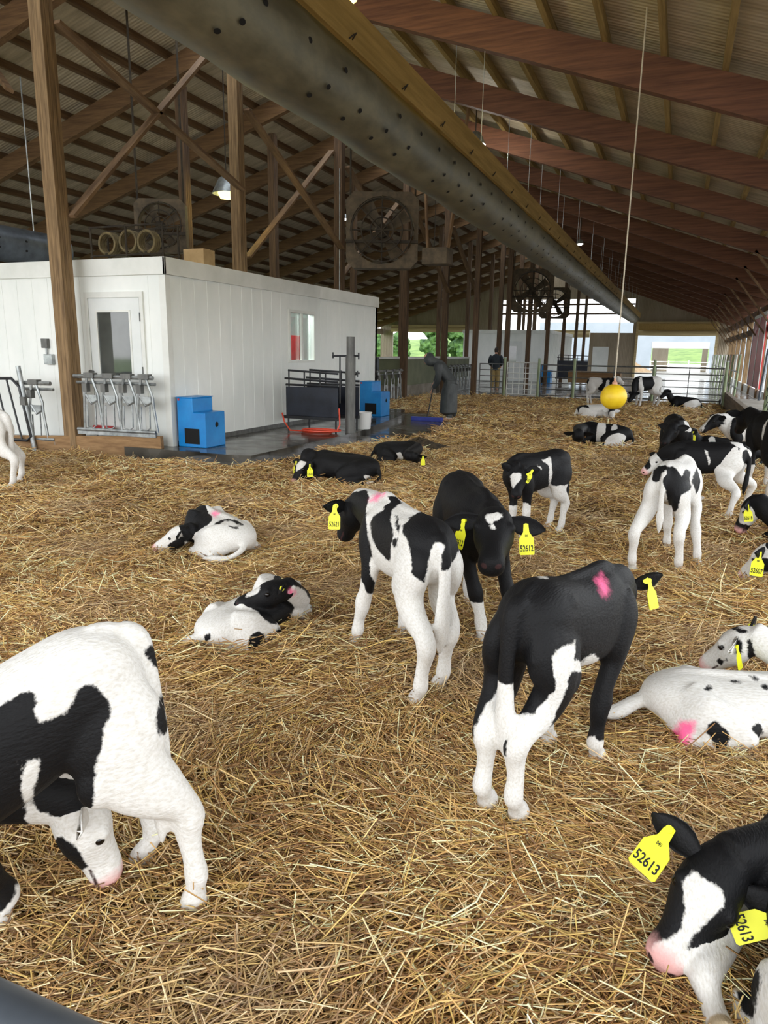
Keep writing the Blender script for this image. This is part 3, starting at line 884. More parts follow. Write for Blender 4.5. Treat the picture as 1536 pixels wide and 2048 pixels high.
# ------------------------------------------------------------------ tube gates across the pen's far end
def tube_gate(x0, y0, x1, y1, lab, m='grey_post', h=1.12, nr=5, grid=False):
    L = math.hypot(x1 - x0, y1 - y0)
    t = thing('tube_gate', lab, 'gate', (x0, y0, 0), math.atan2(y1 - y0, x1 - x0), 'tube gates across the far end')
    b = MB()
    b.tube([(0, 0, .12), (0, 0, h), (L, 0, h), (L, 0, .12)], .026, 8, closed=True)
    b.cyl((.02, 0, -.02), (.02, 0, .2), .03, 8); b.cyl((L - .02, 0, -.02), (L - .02, 0, .2), .03, 8)
    b.build('frame', M[m], t, smooth=True)
    for i in range(1, nr):
        z = .12 + (h - .12) * i / nr
        MB().cyl((0, 0, z), (L, 0, z), .017, 6).build('rail', M[m], t, smooth=True)
    for x in ([L * j / 5 for j in range(1, 5)] if grid else [L / 2]):
        MB().cyl((x, 0, .12), (x, 0, h), .015, 6).build('upright', M[m], t, smooth=True)
    return t
tube_gate(-6.35, 24.4, -5.5, 24.4, 'leftmost narrow tube gate across the pen\'s far end')
tube_gate(-5.4, 24.42, -4.35, 24.4, 'pale grid gate beside the standing far person', 'white_trim', 1.18, 6, True)
tube_gate(-4.25, 24.4, -3.2, 24.42, 'tube gate before the distant blue feeder')
tube_gate(-3.1, 24.42, -.75, 24.5, 'long tube gate behind the yellow ball')
tube_gate(-.65, 24.5, 1.3, 24.4, 'long tube gate before the big end doorway')
for k, (x, y) in enumerate(((-5.45, 24.35), (-4.3, 24.35), (-3.15, 24.36), (-.7, 24.44), (1.36, 24.36))):
    t = thing('gate_post', ['grey gate post left of the pale grid gate', 'grey gate post right of the pale grid gate', 'grey gate post left of the yellow ball', 'grey gate post before the big end doorway', 'grey gate post at the far right corner of the pen'][k], 'post', (x, y, -.02), 0, 'far gate posts')
    MB().cyl((0, -.1, 0), (0, -.1, 1.35), .045, 10).build('pipe', M['green_pipe'], t, smooth=True)
    MB().cyl((0, -.1, 1.35), (0, -.1, 1.37), .05, 10).build('cap', M['steel'], t)
struct(MB().mm(-6.6, 1.4, 24.26, 24.54, -.1, .06), 'curb_2', M['concrete'])
t = thing('feed_trough', 'brown trough box far behind the gates near the white side door', 'trough', (-3.4, 33.0, 0))
b = MB(); b.prism([(-.3, .25), (.3, .25), (.4, .75), (-.4, .75)], 'x', -1.1, 1.1)
b.build('box', M['curb_wood'], t)
b = MB()
for x in (-.9, .9): b.mm(x - .05, x + .05, -.25, .25, -.01, .27)
b.build('leg', M['steel'], t)
panel_gate((-5.7, 37.2, 0), 1.5, 'distant black sheet gate beside the distant blue feeder', .3, 1.15)

# right side: plank curb, pipes, alley fence
struct(MB().mm(1.38, 1.5, 13.0, 24.4, -.1, .42), 'curb_3', M['curb'])
for k, yy in enumerate((13.6, 14.9)):
    t = thing('gate_post', ['thick pale green pipe at the right edge of the pen', 'pale green pipe behind the thick one at the right edge'][k], 'post', (1.56, yy, .2), 0, 'pale green pipes')
    MB().cyl((0, 0, 0), (.03, 0, 1.75), .06 - .01 * k, 12).build('pipe', M['green_pipe'], t, smooth=True)
    MB().cyl((.03, 0, 1.75), (.03, 0, 1.78), .065, 12).build('cap', M['green_pipe'], t)
t = thing('wire_panel', 'dark wire mesh panel between the pale green pipes', 'fence', (1.54, 13.6, .2))
b = MB()
for k in range(9):
    z = .1 + k * .16
    b.cyl((0, 0, z), (0, 1.3, z + .5), .007, 5); b.cyl((0, 0, z + .4), (0, 1.3, z - .1 + .05), .007, 5)
b.build('mesh', M['black_metal'], t)
MB().cyl((0, 0, 1.66), (0, 1.3, 1.66), .014, 6).build('top_wire', M['black_metal'], t)
for k in range(14):
    yy = 26 + k * 1.55
    t = thing('fence_upright', 'pale upright in the alley fence beside the side wall', 'post', (1.75, yy, -.01), 0, 'pale alley fence uprights')
    MB().cyl((0, 0, 0), (.05, 0, 1.55), .035, 8).build('pipe', M['white_trim'] if k % 2 else M['green_pipe'], t, smooth=True)
    MB().cyl((.05, 0, 1.55), (.05, 0, 1.57), .04, 8).build('cap', M['steel'], t)
t = thing('fence_rail', 'long horizontal rails tying the pale alley uprights together', 'rail', (1.8, 25.9, 0))
MB().cyl((0, 0, 1.0), (0, 20.4, 1.0), .022, 6).build('upper_rail', M['steel'], t)
MB().cyl((0, 0, .5), (0, 20.4, .5), .022, 6).build('lower_rail', M['steel'], t)
t = thing('blue_board', 'blue-grey board leaning beside the alley fence', 'board', (2.3, 24.0, .22))
MB().beam((0, 0, 0), (.12, .3, 1.5), .05, .12).build('plank', M['pipe_near'], t)
MB().beam((.1, .26, 1.2), (.12, .3, 1.45), .055, .125).build('painted_end', M['white_trim'], t)

# ------------------------------------------------------------------ yellow ball on its rope
t = thing('yellow_ball', 'yellow ball hanging on a long rope above the straw', 'ball', (-.665, 8.7, 1.02))
b = MB()
prof = [(.15 * math.sin(a), -.15 * math.cos(a) * .97) for a in np.linspace(0, PI, 17)]
b.lathe([(max(r, 1e-4), z) for r, z in prof], n=32)
b.build('ball', M['yellow'], t, smooth=True)
b = MB(); b.lathe([(.0, .135), (.03, .14), (.03, .165), (.012, .18), (.012, .21)], n=12)
b.build('eyelet', M['skin_tone'], t, smooth=True)
MB().cyl((0, 0, .2), (.0, 0, zr(-.66) + .524 - 1.02), .0085, 6).build('rope', M['rope'], t)

# dark bedding heap
t = MB()
nb = 40
vs, fs = [], []
for i in range(7):
    r = i / 6
    for k in range(nb):
        a = 2 * PI * k / nb
        wob = 1 + .18 * math.sin(3 * a + 1) + .1 * math.sin(7 * a) 
        rr = r * wob
        vs.append((.48 * rr * math.cos(a), .42 * rr * math.sin(a), .15 * (1 - r) ** .8 * (1 + .15 * math.sin(5 * a + i)) - .01))
for i in range(6):
    for k in range(nb):
        k2 = (k + 1) % nb
        fs.append((i * nb + k, i * nb + k2, (i + 1) * nb + k2, (i + 1) * nb + k))
t.add(vs, fs)
o = t.build('bedding_heap', M['dark_bed'], None, smooth=True)
o.location = (-3.75, 10.75, 0)
tag(o, 'dark heap of wet bedding on the straw behind the lying calf', 'heap')

# near rail at the photographer's feet
t = thing('pen_rail', 'dark blue-grey rounded rail at the bottom left corner', 'rail', (-.2, .422, -.009))
MB().tube([(-1.3, 0, .79), (0, 0, .79), (1.3, 0, .79)], .042, 20).build('tube', M['pipe_near'], t, smooth=True)
for x in (-1.25, 1.25):
    MB().cyl((x, 0, 0), (x, 0, .79), .036, 12).build('upright', M['pipe_near'], t, smooth=True)

# ------------------------------------------------------------------ outside, beyond the end wall
t = thing('white_shed', 'pale shed beyond the end doorway with its own open door', 'building', (0, 75, -.06))
b = MB(); b.mm(-13.5, -2.6, 0, .3, 0, 4.6); b.mm(2.5, 12, 0, .3, 0, 4.6); b.mm(-2.6, 2.5, 0, .3, 2.75, 4.6)
b.mm(-2.6, -1.2, 3, 3.3, 0, 2.75); b.mm(2.0, 2.5, 3, 3.3, 0, 2.75)
b.build('wall', M['shed'], t)
MB().mm(-2.6, 2.5, -.05, .0, 2.2, 2.8).build('rolled_tarp', M['tarp'], t)
b = MB(); b.mm(-2.6, -1.1, 2.9, 3.0, 0, 2.75); b.build('inner_wall', M['tan_metal'], t); MB().mm(2.0, 2.5, 2.9, 3.0, 0, 2.75).build('inner_wall', M['tan_metal'], t)
t = MB()
vs, fs = [], []
for i in range(8):
    r = i / 7
    for k in range(30):
        a = 2 * PI * k / 30
        vs.append((2.6 * r * math.cos(a), 1.6 * r * math.sin(a), 1.35 * (1 - r) ** 1.1 * (1 + .08 * math.sin(4 * a))))
for i in range(7):
    for k in range(30):
        k2 = (k + 1) % 30
        fs.append((i * 30 + k, i * 30 + k2, (i + 1) * 30 + k2, (i + 1) * 30 + k))
t.add(vs, fs)
o = t.build('sand_heap', M['sand'], None, smooth=True)
o.location = (-4.6, 70, -.06)
tag(o, 'tan sand heap in the yard beyond the end doorway', 'heap')
t = thing('yard_gate', 'white rail gate before the shed beyond the end doorway', 'gate', (-2.5, 72, -.06))
b = MB()
for z in (.3, .6, .95): b.cyl((0, 0, z), (5, 0, z), .04, 6)
b.build('rail', M['white_trim'], t)
b = MB()
for x in (0, 1.6, 3.3, 5): b.cyl((x, 0, 0), (x, 0, 1.1), .05, 6)
b.build('upright', M['white_trim'], t)
# hill and trees
b = MB()
vs, fs = [], []
NX = 60
for i in range(NX):
    x = -160 + 320 * i / (NX - 1)
    for j, (y, z) in enumerate(((150, 0), (170, 2.6), (200, 4.5), (240, 5.0))):
        vs.append((x, y, z + (.8 * math.sin(x * .07) + .5 * math.sin(x * .19)) * (j > 0) - .1))
for i in range(NX - 1):
    for j in range(3):
        fs.append((i * 4 + j, (i + 1) * 4 + j, (i + 1) * 4 + j + 1, i * 4 + j + 1))
b.add(vs, fs)
struct(b, 'hill_1', M['grass'], smooth=True)
def tree(x, y, h, r, lab, seed):
    t = thing('tree', lab, 'tree', (x, y, -.06), 0, 'trees beyond the far openings')
    MB().tube([(0, 0, 0), (.1, 0, h * .35), (0, .1, h * .7)], [.22, .17, .08], 8).build('trunk', M['bark'], t, smooth=True)
    bm = bmesh.new()
    rr = random.Random(seed)
    for k in range(16):
        c = Vector((rr.uniform(-.6, .6) * r, rr.uniform(-.6, .6) * r, h * rr.uniform(.3, .88)))
        q = bmesh.ops.create_icosphere(bm, subdivisions=3, radius=r * rr.uniform(.32, .52), matrix=Matrix.Translation(c))
        for v in q['verts']:
            d = (v.co - c)
            v.co += d * (mnoise.noise(v.co * 2.2) * .55 + mnoise.noise(v.co * 6) * .25)
    me = bpy.data.meshes.new('crown'); bm.to_mesh(me); bm.free()
    me.materials.append(M['leaf'])
    o = bpy.data.objects.new('crown', me); COL.objects.link(o); o.parent = t
tree(-23.6, 84, 5.0, 2.2, 'round dark green tree seen right of the bent-over person\'s head', 3)
tree(-25.3, 88, 4.4, 1.8, 'round green tree seen left of the far white room', 4)
tree(-27.4, 84, 4.6, 1.7, 'slender green tree seen past the wooden posts', 5)
tree(-31.6, 82, 3.6, 1.6, 'low green tree seen in the middle of the far left opening', 6)
tree(-34.2, 80, 4.2, 1.9, 'green tree seen just right of the first white room', 8)
# ================================================================== lofted bodies (calves and people)
def crom(P, n):
    """Catmull-Rom through rows of P, n samples per span"""
    P = np.asarray(P, float)
    out = []
    N = len(P)
    for i in range(N - 1):
        p0, p1, p2, p3 = P[max(i - 1, 0)], P[i], P[i + 1], P[min(i + 2, N - 1)]
        for k in range(n):
            t = k / n
            out.append(.5 * ((2 * p1) + (-p0 + p2) * t + (2 * p0 - 5 * p1 + 4 * p2 - p3) * t * t + (-p0 + 3 * p1 - 3 * p2 + p3) * t ** 3))
    out.append(P[-1])
    return np.array(out)

class Body:
    def __init__(s):
        s.v, s.f, s.rings, s.lab = [], [], [], []
    def limb(s, label, keys, side=(0, 1, 0), n=5, seg=14, sq=2.0):
        """keys: rows (x, y, z, r_along_plane, r_side); cross-sections perpendicular to the path; side = lateral axis"""
        K = crom(keys, n)
        N = len(K)
        base = len(s.v)
        side = np.asarray(side, float)
        for i in range(N):
            t = K[min(i + 1, N - 1), :3] - K[max(i - 1, 0), :3]
            t = t / (np.linalg.norm(t) + 1e-9)
            b = side - t * (side @ t)
            b = b / (np.linalg.norm(b) + 1e-9)
            a = np.cross(b, t)
            ra, rb = max(K[i, 3], .004), max(K[i, 4], .004)
            for k in range(seg):
                th = 2 * PI * k / seg
                c, q = math.cos(th), math.sin(th)
                ce = math.copysign(abs(c) ** (2 / sq), c)
                se = math.copysign(abs(q) ** (2 / sq), q)
                s.v.append(tuple(K[i, :3] + a * ra * ce + b * rb * se))
            s.rings.append((K[i, 0], K[i, 1], K[i, 2], (ra + rb) / 2))
            s.lab.append(label)
        for i in range(N - 1):
            for k in range(seg):
                k2 = (k + 1) % seg
                s.f.append((base + i * seg + k, base + i * seg + k2, base + (i + 1) * seg + k2, base + (i + 1) * seg + k))
        for i, rev in ((0, True), (N - 1, False)):
            t = K[min(i + 1, N - 1), :3] - K[max(i - 1, 0), :3]
            t = t / (np.linalg.norm(t) + 1e-9) * (-1 if rev else 1)
            c = K[i, :3] + t * min(K[i, 3], K[i, 4]) * .5
            s.v.append(tuple(c))
            ci = len(s.v) - 1
            for k in range(seg):
                k2 = (k + 1) % seg
                tri = (base + i * seg + k, base + i * seg + k2, ci)
                s.f.append(tri[::-1] if rev else tri)
    def blob(s, label, c, r):
        z = np.array([[c[0], c[1], c[2] - r[2] * q, r[0] * math.sqrt(max(0, 1 - q * q)), r[1] * math.sqrt(max(0, 1 - q * q))] for q in (.98, .8, .45, 0, -.45, -.8, -.98)])
        s.limb(label, z, side=(0, 1, 0), n=2, seg=12)
    def fuse(s, voxel, smooth=4, factor=.5):
        me = bpy.data.meshes.new('fuse')
        me.from_pydata(s.v, [], s.f)
        bm = bmesh.new(); bm.from_mesh(me)
        bmesh.ops.recalc_face_normals(bm, faces=bm.faces)
        bm.to_mesh(me); bm.free()
        o = bpy.data.objects.new('fuse', me)
        COL.objects.link(o)
        m = o.modifiers.new('r', 'REMESH'); m.mode = 'VOXEL'; m.voxel_size = voxel; m.adaptivity = 0
        if smooth:
            m = o.modifiers.new('s', 'SMOOTH'); m.factor = factor; m.iterations = smooth
        dg = bpy.context.evaluated_depsgraph_get()
        out = bpy.data.meshes.new_from_object(o.evaluated_get(dg))
        bpy.data.objects.remove(o, do_unlink=True)
        bpy.data.meshes.remove(me)
        return out
    def labels(s, co, scale=1.0):
        rg = np.array(s.rings)
        labs = np.array(s.lab)
        best = np.full(len(co), 1e9)
        out = np.zeros(len(co), dtype=object)
        for lb in sorted(set(s.lab)):
            r = rg[labs == lb]
            d = np.sqrt(((co[:, None, :] - r[None, :, :3]) ** 2).sum(2)) / r[None, :, 3]
            d = d.min(1)
            m = d < best
            best[m] = d[m]
            out[m] = lb
        return out

def norm(v):
    v = np.asarray(v, float)
    return v / (np.linalg.norm(v) + 1e-12)

def head_on(B, neck, poll, muzzle, s=1.0, up=(0, 0, 1), hs=1.0):
    """neck: key rows leading to the poll; head from poll to muzzle. Returns head frame"""
    poll, muzzle = np.asarray(poll, float), np.asarray(muzzle, float)
    d = norm(muzzle - poll)
    up = np.asarray(up, float)
    side = norm(np.cross(up, d)) if np.linalg.norm(np.cross(up, d)) > .05 else np.array([0, 1., 0])
    top = np.cross(d, side)
    s = s * 1.08 * hs
    L = .265 * s
    muzzle = poll + d * L
    if neck is not None:
        B.limb('neck', neck, side=side if abs(side[1]) > .3 else (0, 1, 0), n=6)
    rows = []
    for t, off, h, w in ((-.08, -.025, .05, .05), (.06, -.012, .068, .066), (.25, -.008, .076, .074), (.42, -.014, .072, .072), (.6, -.014, .060, .056), (.78, -.012, .052, .046), (.92, -.014, .049, .049), (1.02, -.018, .041, .043), (1.07, -.02, .024, .028)):
        p = poll + d * (L * t) + top * off * s
        rows.append([*p, h * s, w * s])
    B.limb('head', rows, side=side, n=3, seg=18, sq=2.3)
    for sg in (-1, 1):   # brow
        p = poll + d * (L * .36) + side * sg * .058 * s + top * .03 * s
        B.blob('head', p, (.022 * s, .02 * s, .02 * s))
    return dict(d=d, side=side, top=top, poll=poll, muzzle=muzzle, L=L, s=s)

def stand(sp, B):
    s = sp.get('s', 1.0)
    S = lambda rows: [[r[0] * s, r[1] * s, r[2] * s, r[3] * s, r[4] * s] for r in rows]
    dz = sp.get('dz', 0.0)
    T = [[-.385, 0, .70, .055, .045], [-.35, 0, .695, .105, .095], [-.27, 0, .685, .150, .128], [-.16, 0, .665, .160, .130], [-.03, 0, .63, .172, .135],
         [.12, 0, .615, .185, .138], [.24, 0, .62, .185, .122], [.33, 0, .635, .150, .098], [.40, 0, .65, .095, .06]]
    tilt = sp.get('tilt', 0.0)
    for r in T: r[2] += tilt * r[0]
    B.limb('body', S(T), n=5, seg=24, sq=2.25)
    # hip bones, spine ridge, withers
    for sg in (-1, 1):
        B.blob('body', (-.19 * s, sg * .092 * s, (.755 - .19 * tilt) * s), (.055 * s, .028 * s, .034 * s))
    B.limb('body', S([[-.37, 0, .755 - .37 * tilt, .03, .02], [-.28, 0, .805 - .28 * tilt, .03, .028], [-.1, 0, .80, .026, .026], [.1, 0, .79, .026, .026], [.26, 0, .80 + .26 * tilt, .03, .03], [.36, 0, .76 + .36 * tilt, .03, .03]]), n=4, seg=10)
    hoofs = []
    for nm, sg in (('HL', 1), ('HR', -1)):
        fx, fy = sp['feet'][nm][:2]
        fx, fy = fx / s - .018, fy / s
        hk = sp.get('hk', {}).get(nm, 0.0)
        sh = min(fx + .27, 0)
        pf = sp.get('pf', {}).get(nm, 1.0)
        K = [[-.25, sg * .055, .72 - .25 * tilt, .10, .055], [-.235 + sh * .25, sg * .085, .62, .142, .07], [-.19 + sh * .6, sg * .10, .50, .112, .062],
             [-.20 + sh * .9, sg * .10 + (fy - sg * .09) * .4, .415, .084, .055], [fx - .05 + hk, sg * .095 + (fy - sg * .09) * .7, .345, .05, .044],
             [fx - .068 + hk, fy * .9 + sg * .008, .295, .049, .044], [fx - .052 + hk * .8, fy * .95, .24, .038, .036], [fx - .036 + hk * .5, fy, .17, .031, .031], [fx - .026 * pf, fy, .10, .036, .036], [fx - .008 * pf, fy, .062, .03, .029], [fx + .012 * pf, fy, .032, .040, .037], [fx + .02 * pf, fy, .006, .046, .042]]
        B.limb(nm, S(K), n=4, seg=14)
        B.blob(nm, ((-.13 + sh * .5) * s, sg * .112 * s, .50 * s), (.06 * s, .04 * s, .075 * s))
        hoofs.append((fx * s + .02 * pf * s, fy * s, .0))
    for nm, sg in (('FL', 1), ('FR', -1)):
        fx, fy = sp['feet'][nm][:2]
        fx, fy = fx / s - .018, fy / s
        K = [[.27, sg * .075, .70 + .27 * tilt, .08, .045], [.275, sg * .095, .60, .095, .055], [.235, sg * .10, .50, .075, .052], [.225, sg * .095 + (fy - sg * .09) * .3, .42, .052, .042],
             [.225 + (fx - .25) * .45, sg * .09 + (fy - sg * .09) * .5, .33, .041, .037], [.232 + (fx - .25) * .66, sg * .09 + (fy - sg * .09) * .66, .27, .044, .043], [.228 + (fx - .25) * .76, sg * .09 + (fy - sg * .09) * .76, .225, .038, .038], [.24 + (fx - .25) * .9, sg * .09 + (fy - sg * .09) * .9, .16, .030, .030], [fx - .008, fy, .095, .035, .035], [fx + .008, fy, .06, .03, .029], [fx + .022, fy, .03, .040, .036], [fx + .03, fy, .006, .045, .040]]
        B.limb(nm, S(K), n=4, seg=14)
        hoofs.append((fx * s + .03 * s, fy * s, .0))
    poll, muz = np.asarray(sp['poll'], float), np.asarray(sp['muz'], float)
    st = np.array([.30 * s, 0, (.66 + .3 * tilt) * s])
    mid = sp.get('mid')
    if mid is None:
        mid = st * .45 + poll * .55 + np.array([.035, 0, .01]) * s
    mid = np.asarray(mid, float)
    endp = poll - norm(muz - poll) * .01
    neck = [[*(st - np.array([.09 * s, 0, 0])), .15 * s, .095 * s], [*(st + np.array([.03, 0, 0]) * s), .145 * s, .092 * s], [*mid, .108 * s, .074 * s], [*endp, .078 * s, .062 * s]]
    h = head_on(B, neck, poll, muz, s, sp.get('hup', (0, 0, 1)), sp.get('hs', 1.0))
    tl = sp.get('tail', 'hang')
    if tl == 'hang':
        sw = sp.get('tsw', 0.0)
        tw = sp.get('tw', 1.0)
        K = [[-.35, 0, .775 - .35 * tilt, .035, .04], [-.395, sw * .1, .745 - .36 * tilt, .030, .036], [-.415, sw * .3, .66, .026, .032], [-.42, sw * .6, .55, .024, .03], [-.415, sw * .8, .46, .026, .034], [-.41, sw, .38, .03, .04], [-.40, sw, .30, .024, .032], [-.395, sw, .23, .007, .01]]
        K = [[k[0], k[1], k[2] if tw == 1 else .775 - (.775 - k[2]) * (.55 + .45 * tw), k[3] * tw, k[4] * tw] for k in K]
        B.limb('tail', S(K), n=4, seg=10)
    return h, hoofs

def lie(sp, B):
    s = sp.get('s', 1.0)
    S = lambda rows: [[r[0] * s, r[1] * s, r[2] * s, r[3] * s, r[4] * s] for r in rows]
    lean = sp.get('lean', 1)      # side towards which the hind legs lie (+1 = left)
    bend = sp.get('bend', 0.0)    # sideways curve of the spine at the chest
    T = [[-.40, 0, .16, .07, .06], [-.35, 0, .185, .13, .12], [-.25, 0, .20, .165, .165], [-.10, 0, .20, .17, .18], [.05, 0, .205, .178, .185], [.18, 0, .215, .18, .17], [.29, 0, .23, .155, .135], [.37, 0, .24, .11, .09]]
    zs = sp.get('zs', .86)
    for r in T:
        if r[0] > 0: r[1] += bend * (r[0] / .37) ** 2
        r[2] *= zs; r[3] *= zs
    B.limb('body', S(T), n=5, seg=24, sq=2.2)
    B.limb('body', S([[-.38, 0, .24 * zs, .03, .025], [-.27, -.02 * lean, .32 * zs, .035, .035], [-.1, -.02 * lean, .355 * zs, .03, .03], [.1, 0, .37 * zs, .03, .03], [.26, bend * .5, .385 * zs, .035, .035], [.36, bend, .33 * zs, .03, .03]]), n=4, seg=10)
    hoofs = []
    for nm, sg in (('HL', 1), ('HR', -1)):
        out = .0 if sg == lean else -.04
        K = [[-.27, sg * .09, .22 * zs, .12, .06], [-.19, sg * (.155 + out), .17 * zs, .13, .07], [-.05, sg * (.18 + out), .13 * zs, .10, .06], [-.0, sg * (.195 + out), .085, .06, .045], [-.12, sg * (.205 + out), .045, .042, .04], [-.27, sg * (.21 + out), .04, .04, .038],
             [-.2, sg * (.225 + out), .02, .032, .03], [-.08, sg * (.235 + out), .012, .028, .027], [.0, sg * (.24 + out), .012, .031, .031], [.05, sg * (.245 + out), .012, .034, .033]]
        B.limb(nm, S(K), n=4, seg=12)
        hoofs.append((.07 * s, sg * (.245 + out) * s, .012 * s))
    for nm, sg in (('FL', 1), ('FR', -1)):
        yb = bend * .6
        kn = sp.get('knee', {}).get(nm, (.41, sg * .13 + yb, .05))
        ho = sp.get('fhoof', {}).get(nm, (.24, sg * .16 + yb, .03))
        kn = (np.asarray(kn) / (s if nm in sp.get('knee', {}) else 1)).tolist()
        ho = (np.asarray(ho) / (s if nm in sp.get('fhoof', {}) else 1)).tolist()
        K = [[.29, sg * .09 + yb, .26, .09, .05], [.27, sg * .135 + yb, .17, .085, .05], [.26, sg * .15 + yb, .10, .06, .045], [(.26 + kn[0]) / 2, (sg * .15 + yb + kn[1]) / 2, .065, .046, .04], [*kn, .044, .040],
             [kn[0] * .7 + ho[0] * .3, kn[1] * .7 + ho[1] * .3, .035, .03, .029], [kn[0] * .3 + ho[0] * .7, kn[1] * .3 + ho[1] * .7, .03, .03, .03], [*ho, .036, .034]]
        B.limb(nm, S(K), n=4, seg=12)
        hoofs.append((ho[0] * s, ho[1] * s, ho[2] * s))
    poll, muz = np.asarray(sp['poll'], float), np.asarray(sp['muz'], float)
    st = np.array([.30, bend * .7, .25 * zs + .02]) * s
    mid = sp.get('mid')
    if mid is None:
        mid = (st + poll) / 2 + np.array([.06, 0, .02]) * s
    neck = [[*(st - np.array([.07, 0, 0]) * s), .13 * zs * s, .10 * s], [*(st + np.array([.05, bend * .2, .0]) * s), .12 * zs * s, .092 * s], [*mid, .088 * s, .074 * s], [*(poll - norm(muz - poll) * .01), .076 * s, .062 * s]]
    h = head_on(B, neck, poll, muz, s, sp.get('hup', (0, 0, 1)), sp.get('hs', 1.0))
    tsd = sp.get('tside', lean)
    if sp.get('tail', 'hang') != 'none':
        K = [[-.36, 0, .24 * zs, .03, .034], [-.42, tsd * .03, .17 * zs, .026, .03], [-.44, tsd * .08, .08, .022, .024], [-.40, tsd * .16, .035, .022, .024], [-.33, tsd * .24, .03, .028, .03], [-.26, tsd * .30, .03, .008, .01]]
        if sp.get('tail') == 'back':
            K = [[-.36, 0, .22 * zs, .034, .04], [-.42, .0, .15 * zs, .034, .04], [-.46, -.03, .10, .034, .04], [-.51, -.05, .07, .036, .042], [-.56, -.06, .055, .03, .036], [-.60, -.065, .05, .012, .014]]
        B.limb('tail', S(K), n=4, seg=10)
    return h, hoofs

def ear_geo(h, sg, droop, fwd, length=.135, width=.078):
    s = h['s']
    side, top, d = h['side'] * sg, h['top'], h['d']
    root = h['poll'] + d * (.035 * s) + side * .052 * s + top * .018 * s
    ax = norm(side * 1.0 + top * (.12 - droop) - d * (fwd))
    wid = norm(np.cross(ax, -d * .5 - top * .8))
    nr = np.cross(wid, ax)
    vs, fs = [], []
    prof = [(0, .45), (.12, .62), (.3, .92), (.5, 1.0), (.7, .84), (.86, .52), (1.0, .06)]
    m = 6
    for lay in (0, 1):
        for t, w in prof:
            for k in range(m + 1):
                q = -1 + 2 * k / m
                cup = (q * q) * .32 * w
                th = (.0 if lay else .011) * (1 - abs(q) ** 3) 
                p = root + ax * (t * length * s) + wid * (q * w * width * .5 * s) + nr * ((cup * width * .5 + (th if not lay else -.004)) * s - .012 * s * t * t)
                vs.append(p)
    n = len(prof) * (m + 1)
    for lay in (0, 1):
        for i in range(len(prof) - 1):
            for k in range(m):
                a = lay * n + i * (m + 1) + k
                q = (a, a + 1, a + m + 2, a + m + 1)
                fs.append(q if lay else q[::-1])
    rim = [i * (m + 1) for i in range(len(prof))] + [(len(prof) - 1) * (m + 1) + k for k in range(1, m + 1)] + [i * (m + 1) + m for i in range(len(prof) - 2, -1, -1)]
    for a, b2 in zip(rim[:-1], rim[1:]):
        fs.append((a, b2, b2 + n, a + n))
    return np.array(vs), fs, root, ax, wid, nr

def poly_sdf(P, u, v):
    P = np.asarray(P, float)
    x, y = u[:, None], v[:, None]
    x0, y0 = P[:, 0][None], P[:, 1][None]
    Q = np.roll(P, -1, 0)
    x1, y1 = Q[:, 0][None], Q[:, 1][None]
    ex, ey = x1 - x0, y1 - y0
    t = np.clip(((x - x0) * ex + (y - y0) * ey) / (ex * ex + ey * ey + 1e-12), 0, 1)
    d = np.sqrt((x - x0 - t * ex) ** 2 + (y - y0 - t * ey) ** 2).min(1)
    cross = ((y0 > y) != (y1 > y)) & (x < (x1 - x0) * (y - y0) / (y1 - y0 + 1e-12) + x0)
    ins = cross.sum(1) % 2 == 1
    return np.where(ins, d, -d)

